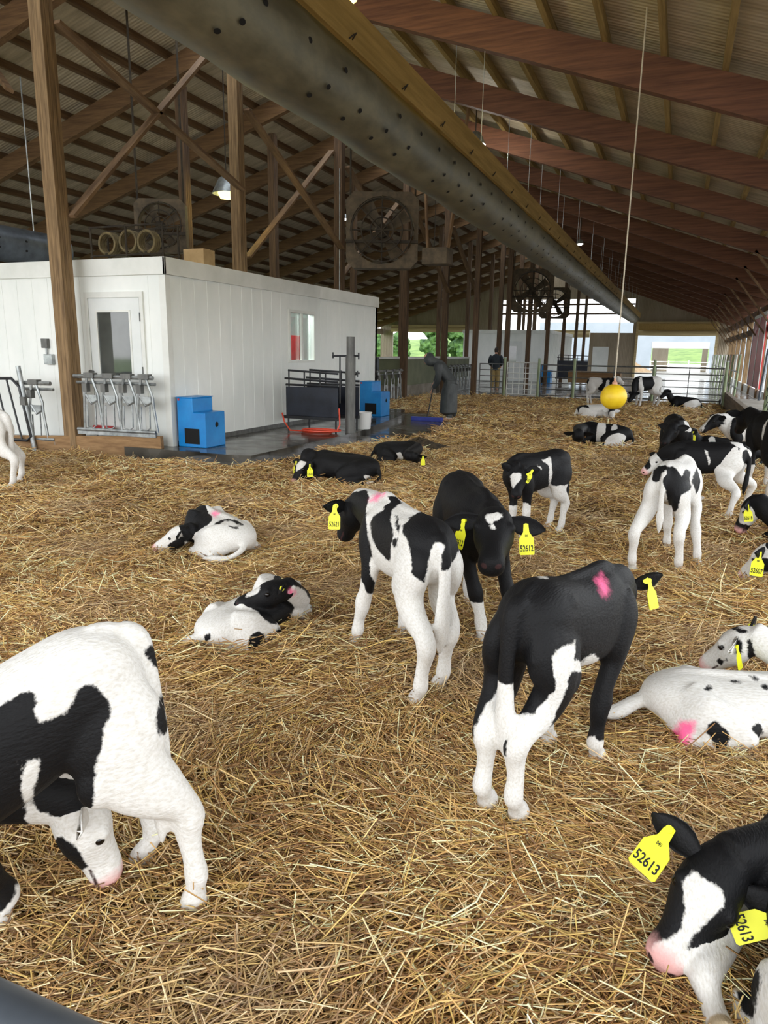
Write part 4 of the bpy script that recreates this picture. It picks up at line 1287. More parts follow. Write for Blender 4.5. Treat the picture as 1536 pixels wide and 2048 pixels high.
def make_calf(sp):
    B = Body()
    h, hoofs = (stand if sp['kind'] == 'stand' else lie)(sp, B)
    s = sp.get('s', 1.0)
    me0 = B.fuse(sp.get('vox', .013) * s, sp.get('smooth', 4))
    nv = len(me0.vertices)
    co = np.empty(nv * 3, np.float32); me0.vertices.foreach_get('co', co); co = co.reshape(-1, 3).astype(float)
    faces = [tuple(p.vertices) for p in me0.polygons]
    lab = B.labels(co)
    nor = np.empty(nv * 3, np.float32); me0.vertices.foreach_get('normal', nor); nor = nor.reshape(-1, 3).astype(float)
    bpy.data.meshes.remove(me0)
    ears = {}
    for nm, sg in (('EL', 1), ('ER', -1)):
        dr, fw = sp.get('ear', {}).get(nm, (.25, .25))
        ev, ef, root, ax, wid, nr = ear_geo(h, sg, dr, fw)
        b0 = len(co)
        co = np.vstack([co, ev])
        nor = np.vstack([nor, np.tile(nr, (len(ev), 1))])
        lab = np.concatenate([lab, np.array([nm] * len(ev), dtype=object)])
        faces += [tuple(b0 + i for i in f) for f in ef]
        ears[nm] = (root, ax, wid, nr)
    base = sp.get('base', 'B')
    c = np.full(len(co), .06 if base == 'B' else -.06)
    pink = np.full(len(co), -.1)
    for p in sp.get('coat', []):
        t = p[0]
        if t == 'part':        # ('part', colour, labels)
            m = np.isin(lab, p[2].split(','))
            c[m] = .06 if p[1] == 'B' else -.06
            continue
        if t == 'below':       # ('below', colour, labels, z)
            m = np.isin(lab, p[2].split(','))
            d = (p[3] * s - co[:, 2])
        elif t == 'ell':       # ('ell', colour, labels or '', centre, radii)
            m = np.isin(lab, p[2].split(',')) if p[2] else np.ones(len(co), bool)
            q = (co - np.array(p[3]) * s) / (np.array(p[4]) * s)
            d = (1 - np.sqrt((q * q).sum(1))) * min(p[4]) * s
        elif t == 'noise':     # ('noise', colour, labels, scale, threshold, seed)
            m = np.isin(lab, p[2].split(',')) if p[2] else np.ones(len(co), bool)
            d = np.array([mnoise.noise(Vector((x * p[3] + p[5] * 7.1, y * p[3] * .8 + p[5], z * p[3]))) for x, y, z in co / s]) * .12 - p[4] * .12
        elif t == 'face':      # ('face', colour, [(t, half width)...]) blaze along the head front, widths in head units
            q = co - h['poll']
            a = q @ h['d'] / h['L']
            w = np.interp(a, [k[0] for k in p[2]], [k[1] for k in p[2]])
            sd = np.abs(q @ h['side'] - (p[3] if len(p) > 3 else 0))
            d = np.minimum(w - sd, (q @ h['top']) + .012)
            d = np.where((a < p[2][0][0]) | (a > p[2][-1][0]), -.05, d)
            m = np.isin(lab, ('head', 'neck'))
        else:                  # ('poly', colour, labels, origin, dir, uaxis, points, both)
            m = np.isin(lab, p[2].split(',')) if p[2] else np.ones(len(co), bool)
            o_, d_, u_ = np.array(p[3]), np.array(p[4]), np.array(p[5])
            v_ = np.cross(d_, u_)
            q = co - o_
            d = poly_sdf(p[6], q @ u_, q @ v_)
            if not (len(p) > 7 and p[7]):
                m &= (nor @ d_) > -.15
        if p[1] == 'P':
            pink[m] = np.maximum(pink, d)[m]
        elif p[1] == 'B':
            c[m] = np.maximum(c, d)[m]
        else:
            c[m] = np.minimum(c, -d)[m]
    nose = np.full(len(co), -.1)
    if sp.get('nose', 'pink') == 'pink':
        q = co - (h['muzzle'] - h['top'] * .016 * s)
        dn = .058 * s - np.sqrt((q * q).sum(1))
        mm = lab == 'head'
        nose[mm] = dn[mm]
        if sp.get('innerear'):
            pass
    hoof = np.full(len(co), -.1)
    for k, (hx, hy, hz) in enumerate(hoofs):
        q = co - np.array([hx, hy, hz])
        m = lab == ('HL', 'HR', 'FL', 'FR')[k]
        hoof[m] = (.045 * s - np.sqrt((q * q).sum(1)))[m]
    # nostrils and the line of the mouth
    nos = np.full(len(co), -.1)
    hs_ = h['s']
    for sg in (-1, 1):
        q = co - (h['muzzle'] + h['d'] * .012 * hs_ + h['side'] * sg * .024 * hs_ + h['top'] * .004 * hs_)
        qs = np.stack([q @ h['d'] * .5, q @ h['side'], q @ h['top'] * 1.25], 1)
        nos = np.maximum(nos, .0115 * hs_ - np.sqrt((qs * qs).sum(1)))
    q = co - h['poll']
    along = q @ h['d'] / h['L']
    mouth = .0042 * hs_ - np.abs(q @ h['top'] + (.044 - .012 * (1 - along)) * hs_)
    mouth[(along < .70) | (along > 1.12)] = -.1
    nos = np.maximum(nos, mouth)
    nos[lab != 'head'] = -.1
    # soften the edges between body regions
    ed = np.array([(f[i], f[i - 1]) for f in faces for i in range(len(f))])
    cnt = np.zeros(len(co)); np.add.at(cnt, ed[:, 0], 1); np.add.at(cnt, ed[:, 1], 1)
    for _ in range(sp.get('soft', 2)):
        acc = np.zeros(len(co)); np.add.at(acc, ed[:, 0], c[ed[:, 1]]); np.add.at(acc, ed[:, 1], c[ed[:, 0]])
        c = .5 * c + .5 * acc / np.maximum(cnt, 1)
    me = bpy.data.meshes.new('calf_body')
    me.from_pydata([tuple(x) for x in co], [], faces)
    for n, a in (('coat', c), ('pink', pink), ('nose', nose), ('hoof', hoof), ('nostril', nos)):
        at = me.attributes.new(n, 'FLOAT', 'POINT')
        at.data.foreach_set('value', a.astype(np.float32))
    me.polygons.foreach_set('use_smooth', [True] * len(me.polygons))
    me.materials.append(M['coat'])
    return me, h, ears

def text_mesh(txt, size):
    cu = bpy.data.curves.new('txt', 'FONT')
    cu.body = txt; cu.size = size; cu.align_x = 'CENTER'; cu.align_y = 'CENTER'; cu.offset = size * .02
    o = bpy.data.objects.new('txt', cu); COL.objects.link(o)
    dg = bpy.context.evaluated_depsgraph_get()
    me = bpy.data.meshes.new_from_object(o.evaluated_get(dg))
    bpy.data.objects.remove(o, do_unlink=True)
    return me

def ear_tag(root, pos, facing, num, s=1.0, roll=0.0, wide=1.0):
    """hanging plate: pos = hole at the ear (local), facing = plate normal (local), num = number text or ''"""
    n = norm(facing)
    dn = np.array([0, 0, -1.0])
    dn = norm(dn - n * (dn @ n))
    rt = norm(np.cross(n, dn))
    c, q = math.cos(roll), math.sin(roll)
    rt, dn = rt * c + dn * q, dn * c - rt * q
    P = [(-.011, -.008), (.011, -.008), (.014, .03), (.034, .062), (.035, .132), (.03, .138), (-.03, .138), (-.035, .132), (-.034, .062), (-.014, .03)]
    mb = MB()
    vs = []
    for off in (.0015, -.0015):
        for x, y in P:
            vs.append(tuple(np.asarray(pos) + rt * x * s * wide + dn * y * s + n * off * s))
    k = len(P)
    mb.add(vs, [tuple(range(k)), tuple(range(2 * k - 1, k - 1, -1))] + [(i, (i + 1) % k, k + (i + 1) % k, k + i) for i in range(k)])
    o = mb.build('ear_tag', M['tag'], root)
    o['label'] = 'yellow plastic ear tag' + (' numbered ' + num if num else '')
    MB().tube([np.asarray(pos) + n * -.012 * s, np.asarray(pos) + n * .006 * s], .011 * s, 12).build('tag_stud', M['tag'], o)
    if num:
        for txt, size, y in ((num, .040, .108), ('840', .014, .048)) if len(num) > 3 else ((num, .040, .108),):
            me = text_mesh(txt, size * s)
            Mx = Matrix([[rt[i], -dn[i], n[i], (np.asarray(pos) + dn * y * s + n * .0026 * s)[i]] for i in range(3)] + [[0, 0, 0, 1]])
            sc = Matrix.Diagonal((.62 * wide, 1.0, 1, 1))
            me.transform(Mx @ sc)
            me.materials.append(M['ink'])
            t = bpy.data.objects.new('tag_number', me); COL.objects.link(t); t.parent = o
    return o

def place_calf(sp, cache={}):
    me, h, ears = make_calf(sp)
    root = thing('calf', sp['label'], 'calf', (sp['loc'][0], sp['loc'][1], sp.get('z', 0.0)), R(sp['rz']), sp.get('group', 'calves in the straw pen'))
    o = bpy.data.objects.new('body', me); COL.objects.link(o); o.parent = root
    s = sp.get('s', 1.0)
    if sp.get('eyes', True):
        for sg in (-1, 1):
            p = h['poll'] + h['d'] * h['L'] * .40 + h['side'] * sg * .066 * s + h['top'] * .018 * s
            bm = bmesh.new()
            bmesh.ops.create_uvsphere(bm, u_segments=14, v_segments=10, radius=.0165 * s)
            em = bpy.data.meshes.new('eye'); bm.to_mesh(em); bm.free()
            em.polygons.foreach_set('use_smooth', [True] * len(em.polygons))
            em.materials.append(M['eye'])
            e = bpy.data.objects.new('eye', em); COL.objects.link(e); e.parent = root; e.location = p
    for tg in sp.get('tags', []):
        # (ear, along, facing (local), number, scale, roll)
        r_, ax, wid, nr = ears[tg[0]]
        pos = r_ + ax * tg[1] * .135 * s + np.asarray(tg[2]) * .016
        ear_tag(root, pos, tg[2], tg[3], (tg[4] if len(tg) > 4 else 1.0) * s, tg[5] if len(tg) > 5 else 0.0, tg[6] if len(tg) > 6 else 1.0)
    for st in sp.get('studs', []):
        r_, ax, wid, nr = ears[st[0]]
        n = norm(st[2])
        pos = r_ + ax * st[1] * .135 * s
        b = MB().tube([pos - n * .008, pos + n * (.014 + .006)], .0145 * s, 14)
        e = b.build('tag_stud', M['tag'], root)
        e['label'] = 'round yellow ear tag button'
    return root
# ================================================================== calves
# coat patches are planar outlines in each calf's own frame: ('poly', colour, body regions, origin, normal, axis, outline)
CALVES = [
 {"kind":"stand","label":"white-rumped calf with black flank, cropped at the left edge","loc":[-1.405,1.035],"rz":240,"s":0.93,"feet":{"HL":[-0.423,0.109,0.0],"HR":[-0.38,-0.142,0.0],"FL":[0.0,-0.132,0.0],"FR":[0.029,-0.301]},"poll":[-0.204,-0.113,0.3],"muz":[-0.279,-0.1,0.06],"base":"W","nose":"pink","ear":{"EL":[0.3,0.5],"ER":[0.3,0.5]},"vox":0.01,"mid":[0.056,-0.147,0.42],"tilt":-0.22,"tsw":0.085,"pf":{"HL":0.25},"hk":{"HL":0.075,"HR":0.05},"coat":[["poly","B","body,neck,FL,FR,HL",[-0.116,0.061,0.538],[0.158,0.856,0.492],[-0.935,0.29,-0.203],[[-0.182,0.056],[-0.13,0.102],[-0.114,0.114],[-0.086,0.137],[-0.055,0.152],[-0.047,0.138],[-0.046,0.115],[-0.034,0.085],[-0.025,0.078],[-0.006,0.091],[0.022,0.1],[0.023,0.117],[0.039,0.126],[0.032,0.152],[0.047,0.164],[0.07,0.169],[0.089,0.158],[0.11,0.135],[0.122,0.115],[0.116,0.09],[0.111,0.065],[0.112,0.037],[0.105,0.002],[0.108,-0.04],[0.112,-0.089],[0.113,-0.126],[0.088,-0.137],[0.063,-0.145],[0.027,-0.134],[-0.004,-0.123],[-0.024,-0.096],[-0.021,-0.066],[-0.017,-0.035],[-0.016,-0.008],[-0.024,0.01],[-0.04,-0.005],[-0.065,0.004],[-0.051,-0.021],[-0.05,-0.054],[-0.036,-0.09],[-0.034,-0.142],[-0.008,-0.176],[-0.01,-0.209],[-0.044,-0.226],[-0.067,-0.211],[-0.117,-0.212],[-0.154,-0.166]]],["poly","B","body,HL,tail",[-0.394,0.058,0.641],[0.298,0.85,0.435],[-0.917,0.382,-0.117],[[-0.049,0.095],[-0.024,0.114],[-0.013,0.098],[0.004,0.084],[0.008,0.052],[0.013,0.012],[0.021,-0.02],[0.017,-0.052],[0.03,-0.087],[0.026,-0.111],[0.006,-0.115],[-0.001,-0.094],[-0.004,-0.071],[-0.001,-0.034],[0.003,0.016],[-0.005,0.044],[-0.03,0.07]]],["poly","B","head,neck",[-0.154,-0.084,0.159],[0.152,0.795,0.587],[-0.914,0.339,-0.222],[[-0.076,0.001],[-0.059,0.031],[-0.01,0.054],[0.004,0.042],[0.025,0.031],[0.044,0.012],[0.051,-0.003],[0.068,-0.018],[0.053,-0.03],[0.023,-0.039],[-0.008,-0.036],[-0.045,-0.029],[-0.071,-0.014]]],["poly","B","FL,FR",[-0.021,-0.158,0.111],[0.091,0.803,0.589],[-0.918,0.297,-0.263],[[-0.057,0.075],[-0.028,0.085],[-0.007,0.059],[0.036,0.02],[0.036,-0.016],[0.026,-0.056],[0.012,-0.074],[-0.017,-0.092]]]]},
 {"kind":"stand","label":"black and white calf seen from behind at the centre, number 52621","loc":[-1.1,3.03],"rz":133,"s":0.97,"feet":{"HL":[-0.364,0.096,0.0],"HR":[-0.267,-0.058,0.0],"FL":[0.311,0.146,0.0],"FR":[0.326,-0.117,0.0]},"poll":[0.662,0.021,0.681],"muz":[0.855,0.051,0.435],"base":"W","nose":"black","vox":0.01,"tilt":0.06,"ear":{"EL":[0.2,0.1],"ER":[0.2,0.3]},"tags":[["EL",0.55,[-0.893,0.38,0.241],"52621",0.95]],"studs":[["EL",0.5,[-0.893,0.38,0.241]]],"coat":[["part","B","head,EL,ER"],["poly","B","body,neck,FL",[0.32,0.108,0.535],[-0.909,0.319,0.267],[-0.329,-0.944,0.008],[[-0.059,0.06],[-0.121,0.162],[-0.12,0.286],[0.021,0.29],[0.031,0.237],[0.013,0.186],[0.016,0.109],[0.023,0.038],[0.037,-0.018],[0.044,-0.053],[0.03,-0.081],[0.037,-0.145],[0.059,-0.189],[0.056,-0.241],[0.024,-0.247],[0.006,-0.203],[-0.03,-0.133],[-0.023,-0.061],[-0.045,0.003]]],["poly","B","body",[0.072,0.079,0.701],[-0.905,0.352,0.238],[-0.359,-0.933,0.016],[[0.004,0.139],[0.067,0.132],[0.095,0.111],[0.051,0.09],[0.024,0.062],[0.017,0.031],[0.023,-0.015],[0.032,-0.05],[0.02,-0.092],[0.016,-0.174],[-0.016,-0.148],[-0.044,-0.116],[-0.065,-0.084],[-0.08,-0.016],[-0.077,0.019],[-0.052,0.046],[-0.017,0.063]]],["poly","B","body,HL",[-0.087,0.087,0.741],[-0.899,0.367,0.237],[-0.373,-0.928,0.02],[[-0.011,0.04],[0.002,0.04],[0.008,-0.01],[0.006,-0.041],[-0.005,-0.029]]],["poly","B","body,HL",[-0.147,0.123,0.67],[-0.894,0.362,0.263],[-0.37,-0.929,0.019],[[-0.009,0.015],[0.013,0.024],[0.01,-0.001],[-0.002,-0.03],[-0.012,-0.008]]],["poly","B","body,HL,HR,tail",[-0.311,0.017,0.698],[-0.873,0.409,0.264],[-0.416,-0.909,0.033],[[0.004,0.176],[0.048,0.159],[0.11,0.123],[0.141,0.073],[0.133,0.011],[0.107,-0.044],[0.068,-0.103],[0.039,-0.12],[0.036,-0.067],[0.051,-0.013],[0.039,0.004],[0.009,0.01],[-0.009,-0.031],[-0.018,-0.091],[-0.036,-0.166],[-0.063,-0.145],[-0.087,-0.121],[-0.087,-0.068],[-0.097,-0.002],[-0.13,0.054],[-0.128,0.08],[-0.092,0.126],[-0.041,0.152]]],["below","W","tail",0.53],["poly","P","body,neck",[0.317,0.039,0.779],[-0.918,0.342,0.202],[-0.346,-0.938,0.013],[[-0.033,-0.017],[-0.001,0.016],[0.038,0.019],[-0.004,-0.017]]]]},
 {"kind":"stand","label":"mostly black calf facing the camera, two tags numbered 52612","loc":[-0.98,3.7],"rz":-60,"s":1.0,"feet":{"HL":[-0.27,0.09],"HR":[-0.27,-0.09],"FL":[0.335,0.181,0.0],"FR":[0.285,0.013,0.0]},"poll":[0.461,-0.002,0.72],"muz":[0.703,-0.082,0.606],"base":"B","nose":"black","vox":0.01,"hs":1.2,"ear":{"EL":[0.35,-0.1],"ER":[0.35,0.0]},"tags":[["ER",0.55,[0.748,-0.631,0.205],"52612",1.0,0.12,0.8],["EL",0.6,[0.945,-0.256,0.205],"52612",1.0,-0.08]],"coat":[["poly","W","head",[0.586,-0.049,0.747],[0.931,-0.285,0.226],[0.282,0.958,0.05],[[-0.043,0.004],[-0.027,0.02],[0.004,0.03],[0.043,0.024],[0.043,0.008],[0.023,-0.007],[0.004,-0.011],[-0.004,-0.023],[-0.015,-0.035],[-0.027,-0.011]]],["poly","W","head",[0.63,-0.06,0.716],[0.929,-0.285,0.238],[0.281,0.958,0.052],[[-0.012,0.006],[0.004,0.014],[0.011,-0.006],[-0.004,-0.014]]],["below","W","FL,FR",0.22],["below","W","HL,HR",0.48],["poly","B","HL,HR,body",[0.074,-0.094,0.446],[0.933,-0.234,0.272],[0.231,0.972,0.043],[[-0.022,0.029],[0.031,0.029],[0.024,0.004],[-0.005,-0.041],[-0.028,-0.021]]]]},
 {"kind":"stand","label":"small black calf with a white blaze behind the calf tagged 52612","loc":[-1.0,5.9],"rz":236,"s":0.86,"feet":{"HL":[-0.176,0.101,0.0],"HR":[-0.23220000000000002,-0.0774],"FL":[0.215,0.0774],"FR":[0.215,-0.0774]},"poll":[0.287,0.076,0.593],"muz":[0.444,0.2,0.363],"base":"B","nose":"black","ear":{"EL":[-0.2,0.1],"ER":[-0.8,0.1]},"tags":[["EL",0.5,[0.718,0.684,0.133],"52610",0.9,0.5]],"coat":[["below","W","FL,FR",0.3],["below","W","HL,HR",0.5],["poly","W","head",[0.386,0.129,0.519],[0.692,0.701,0.172],[-0.717,0.696,0.047],[[-0.039,0.038],[-0.012,0.058],[0.047,0.055],[0.053,0.018],[0.027,-0.015],[0.001,-0.035],[-0.015,-0.075],[-0.028,-0.042],[-0.035,-0.002]]],["poly","W","head",[0.217,-0.074,0.29],[0.685,0.7,0.201],[-0.721,0.691,0.052],[[-0.015,0.029],[0.013,0.025],[0.017,-0.027],[-0.015,-0.027]]],["poly","W","body,neck,FL,FR",[0.179,0.08,0.221],[0.699,0.682,0.215],[-0.706,0.706,0.059],[[-0.098,0.045],[-0.049,0.086],[0.005,0.078],[0.039,0.044],[0.053,-0.018],[0.073,-0.039],[0.053,-0.109],[-0.022,-0.074],[-0.056,-0.012]]],["poly","W","body,HL,HR",[-0.128,0.048,0.358],[0.725,0.663,0.186],[-0.682,0.729,0.06],[[-0.083,0.262],[-0.01,0.293],[0.001,0.223],[0.008,0.167],[-0.012,0.063],[0.02,0.021],[0.057,-0.104],[0.084,-0.186],[0.085,-0.36],[0.015,-0.361],[0.008,-0.222],[-0.036,-0.074],[-0.058,-0.044],[-0.036,0.015],[-0.022,0.084],[-0.023,0.222]]],["poly","B","body,HL,tail",[-0.077,0.109,0.501],[0.729,0.664,0.165],[-0.679,0.732,0.055],[[-0.006,0.091],[0.028,0.063],[0.015,-0.021],[-0.011,-0.077],[-0.025,-0.056]]],["poly","W","body",[0.128,0.135,0.601],[0.716,0.681,0.153],[-0.693,0.719,0.049],[[-0.025,0.033],[0.029,-0.015],[0.016,-0.026],[-0.021,0.008]]],["poly","W","body,neck",[0.26,0.192,0.595],[0.71,0.686,0.158],[-0.7,0.713,0.049],[[-0.022,-0.001],[0.02,0.013],[0.02,-0.003],[-0.019,-0.009]]]]},
 {"kind":"stand","label":"black calf with white hind legs seen from behind, pink mark on its shoulder","loc":[-0.275,2.425],"rz":70,"s":0.93,"feet":{"HL":[-0.348,0.068,0.0],"HR":[-0.331,-0.043,0.0],"FL":[0.143,0.117,0.0],"FR":[0.154,-0.083,0.0]},"poll":[0.46,0.008,0.6],"muz":[0.585,0.133,0.44],"base":"B","nose":"black","vox":0.01,"tilt":-0.06,"hk":{"HL":0.045,"HR":0.035},"ear":{"EL":[0.1,0.2],"ER":[-0.1,0.25]},"tags":[["ER",0.5,[-0.222,-0.924,0.311],"",0.9]],"studs":[["ER",0.5,[-0.851,-0.424,0.311]]],"coat":[["poly","W","body",[-0.175,0.018,0.786],[-0.837,-0.46,0.297],[0.502,-0.861,0.081],[[-0.026,-0.001],[0.01,0.018],[0.02,-0.01],[-0.004,-0.007]]],["poly","W","body,HR,HL",[-0.231,-0.099,0.427],[-0.801,-0.406,0.44],[0.5,-0.858,0.12],[[-0.012,0.105],[0.014,0.138],[0.048,0.149],[0.065,0.168],[0.064,0.138],[0.056,0.103],[0.085,0.099],[0.123,0.134],[0.147,0.12],[0.144,0.072],[0.093,0.066],[0.048,0.068],[0.031,0.036],[0.032,0.02],[-0.02,-0.085],[-0.069,-0.234],[-0.106,-0.434],[-0.203,-0.437],[-0.156,-0.106],[-0.137,-0.08],[-0.109,-0.062],[-0.081,-0.067],[-0.037,-0.022],[-0.008,0.011],[-0.002,0.04],[-0.009,0.06]]],["poly","W","HL",[-0.398,0.02,0.306],[-0.739,-0.458,0.494],[0.567,-0.818,0.09],[[0.015,0.144],[0.034,0.134],[0.051,0.134],[0.047,0.057],[0.035,-0.025],[0.01,-0.11],[0.003,-0.281],[-0.106,-0.285],[-0.067,0.017],[-0.02,0.102],[-0.001,0.111]]],["below","W","HL,HR",0.27],["poly","W","body",[-0.191,-0.122,0.638],[-0.839,-0.406,0.362],[0.472,-0.874,0.112],[[-0.004,0.01],[0.004,0.012],[0.003,-0.014],[-0.003,-0.009]]],["below","W","tail",0.53],["poly","W","FR",[0.124,-0.091,0.062],[-0.797,-0.344,0.496],[0.472,-0.868,0.156],[[-0.059,0.036],[-0.003,0.05],[0.015,0.035],[0.063,0.031],[0.054,-0.075],[-0.07,-0.076]]],["below","W","FL",0.42],["poly","P","body,neck",[0.1,-0.074,0.708],[-0.871,-0.387,0.302],[0.434,-0.894,0.109],[[-0.018,0.018],[-0.006,0.036],[0.007,0.014],[0.015,-0.02],[0.01,-0.034],[-0.008,-0.015]]]]},
 {"kind":"lie","label":"white calf with small black spots lying curled at the right edge","loc":[0.36,2.98],"rz":9,"s":0.9,"poll":[0.077,0.271,0.323],"muz":[-0.079,0.397,0.107],"base":"W","nose":"pink","lean":-1,"bend":0.08,"mid":[0.356,0.136,0.2],"zs":0.74,"tside":1,"vox":0.011,"tail":"back","ear":{"EL":[0.5,0.2],"ER":[-0.2,0.2]},"tags":[["EL",0.6,[0.829,-0.496,0.258],"",0.8]],"studs":[["ER",0.5,[-0.265,-0.929,0.258]]],"coat":[["part","B","ER"],["poly","B","body,HR,FR",[-0.121,-0.211,0.09],[-0.226,-0.862,0.454],[0.966,-0.137,0.22],[[-0.041,0.017],[-0.022,0.049],[0.002,0.056],[0.022,0.036],[0.041,0.009],[0.04,-0.015],[0.01,-0.055],[-0.012,-0.055],[-0.017,-0.031],[-0.022,-0.011]]],["poly","B","body,HR,FR",[0.029,-0.171,0.114],[-0.269,-0.858,0.438],[0.955,-0.178,0.238],[[-0.021,0.003],[0.001,0.031],[0.018,0.019],[0.014,-0.013],[0.004,-0.029],[-0.016,-0.012]]],["poly","B","body,HR,FR",[-0.03,-0.216,0.061],[-0.252,-0.852,0.459],[0.959,-0.156,0.237],[[-0.014,0.004],[0.011,0.01],[0.011,-0.004],[-0.007,-0.01]]],["poly","B","body",[-0.146,-0.1,0.229],[-0.215,-0.889,0.405],[0.97,-0.145,0.197],[[-0.019,0.007],[0.019,0.011],[0.014,-0.006],[-0.014,-0.012]]],["poly","B","body",[-0.033,-0.048,0.245],[-0.246,-0.886,0.392],[0.962,-0.176,0.207],[[-0.032,0.006],[-0.005,0.011],[0.028,-0.008],[0.009,-0.008]]],["poly","B","body,neck",[0.039,-0.023,0.259],[-0.266,-0.885,0.383],[0.957,-0.196,0.213],[[-0.028,0.01],[0.007,0.01],[0.021,-0.005],[0.0,-0.015]]],["poly","B","body,neck",[0.064,-0.07,0.245],[-0.276,-0.878,0.391],[0.954,-0.201,0.221],[[-0.016,0.008],[0.01,0.012],[0.006,-0.021]]],["poly","B","head",[-0.027,0.268,0.261],[-0.228,-0.906,0.356],[0.968,-0.172,0.183],[[-0.008,0.009],[0.01,0.012],[0.013,-0.005],[-0.001,-0.014],[-0.013,-0.002]]],["poly","B","head",[-0.033,0.284,0.232],[-0.225,-0.905,0.362],[0.969,-0.167,0.184],[[-0.007,0.006],[0.008,0.001],[-0.001,-0.006]]],["poly","B","head",[-0.005,0.256,0.214],[-0.234,-0.9,0.368],[0.966,-0.173,0.191],[[-0.009,0.008],[0.007,0.003],[0.002,-0.011]]],["poly","B","head",[-0.02,0.286,0.183],[-0.227,-0.899,0.373],[0.968,-0.166,0.19],[[-0.011,0.012],[0.015,0.012],[0.008,-0.018],[-0.011,-0.006]]],["poly","B","head",[-0.004,0.187,0.267],[-0.24,-0.901,0.361],[0.965,-0.18,0.19],[[-0.003,0.009],[0.005,0.0],[-0.002,-0.009]]],["poly","B","head,neck",[0.034,0.27,0.347],[-0.247,-0.91,0.332],[0.964,-0.195,0.181],[[-0.054,0.019],[-0.015,0.019],[0.022,0.0],[0.049,-0.018],[0.02,-0.016],[-0.021,-0.004]]],["poly","B","head,EL",[0.029,0.23,0.283],[-0.246,-0.903,0.352],[0.963,-0.189,0.19],[[-0.025,0.023],[0.006,0.039],[0.009,0.023],[0.016,0.004],[0.008,-0.037],[-0.005,-0.047],[-0.01,-0.005]]],["poly","B","neck,head",[0.073,0.184,0.284],[-0.261,-0.897,0.355],[0.959,-0.201,0.198],[[-0.012,0.054],[0.006,0.062],[0.007,0.026],[0.011,-0.015],[0.015,-0.059],[-0.008,-0.063],[-0.019,-0.006]]],["poly","P","body,HR,HL",[-0.247,-0.183,0.046],[-0.184,-0.866,0.466],[0.975,-0.099,0.201],[[-0.012,0.034],[0.011,0.062],[0.061,0.057],[0.046,0.021],[0.028,-0.023],[0.016,-0.068],[-0.019,-0.064],[-0.075,-0.028],[-0.056,0.009]]]]},
 {"kind":"lie","label":"black calf with a white face lying at the bottom right, number 52613","loc":[0.53,1.6],"rz":97,"s":1.0,"poll":[0.225,0.27,0.24],"muz":[0.08,0.408,0.06],"base":"B","nose":"pink","lean":1,"bend":0.1,"hup":[-0.789,0.074,0.611],"mid":[0.347,0.038,0.27],"vox":0.009,"knee":{"FL":[0.048,0.327,0.06]},"fhoof":{"FL":[-0.1,0.305,0.04]},"ear":{"EL":[0.15,0.15],"ER":[0.0,0.15]},"tags":[["ER",0.62,[-0.646,0.458,0.611],"52613",0.95,0.2,1.25],["EL",0.8,[-0.716,0.339,0.611],"52613",0.95,0.9]],"coat":[["poly","W","head",[0.098,0.36,0.155],[-0.759,0.169,0.629],[-0.006,-0.968,0.253],[[-0.007,0.083],[0.01,0.099],[0.031,0.108],[0.038,0.094],[0.055,0.084],[0.074,0.073],[0.087,0.057],[0.086,0.044],[0.075,0.024],[0.064,0.015],[0.046,0.006],[0.026,-0.009],[0.01,-0.02],[-0.006,-0.037],[-0.019,-0.055],[-0.02,-0.072],[-0.011,-0.086],[-0.033,-0.117],[-0.058,-0.119],[-0.086,-0.097],[-0.1,-0.069],[-0.092,-0.049],[-0.058,-0.038],[-0.045,-0.031],[-0.028,-0.018],[-0.016,0.002],[-0.01,0.022],[-0.01,0.045],[-0.005,0.06]]],["part","W","HL,FL,FR"],["poly","B","HL,body",[0.016,0.241,0.083],[-0.717,0.224,0.66],[-0.022,-0.954,0.299],[[-0.013,0.051],[0.003,0.057],[0.023,0.048],[0.028,0.025],[0.026,0.003],[0.015,-0.014],[0.008,-0.033],[-0.01,-0.063],[-0.028,-0.054],[-0.027,-0.025],[-0.026,0.006]]],["poly","W","neck,body",[0.164,0.202,0.209],[-0.771,0.237,0.59],[-0.07,-0.954,0.291],[[-0.023,-0.017],[-0.004,0.005],[0.025,0.023],[0.022,0.012],[-0.0,0.001],[-0.02,-0.024]]]]},
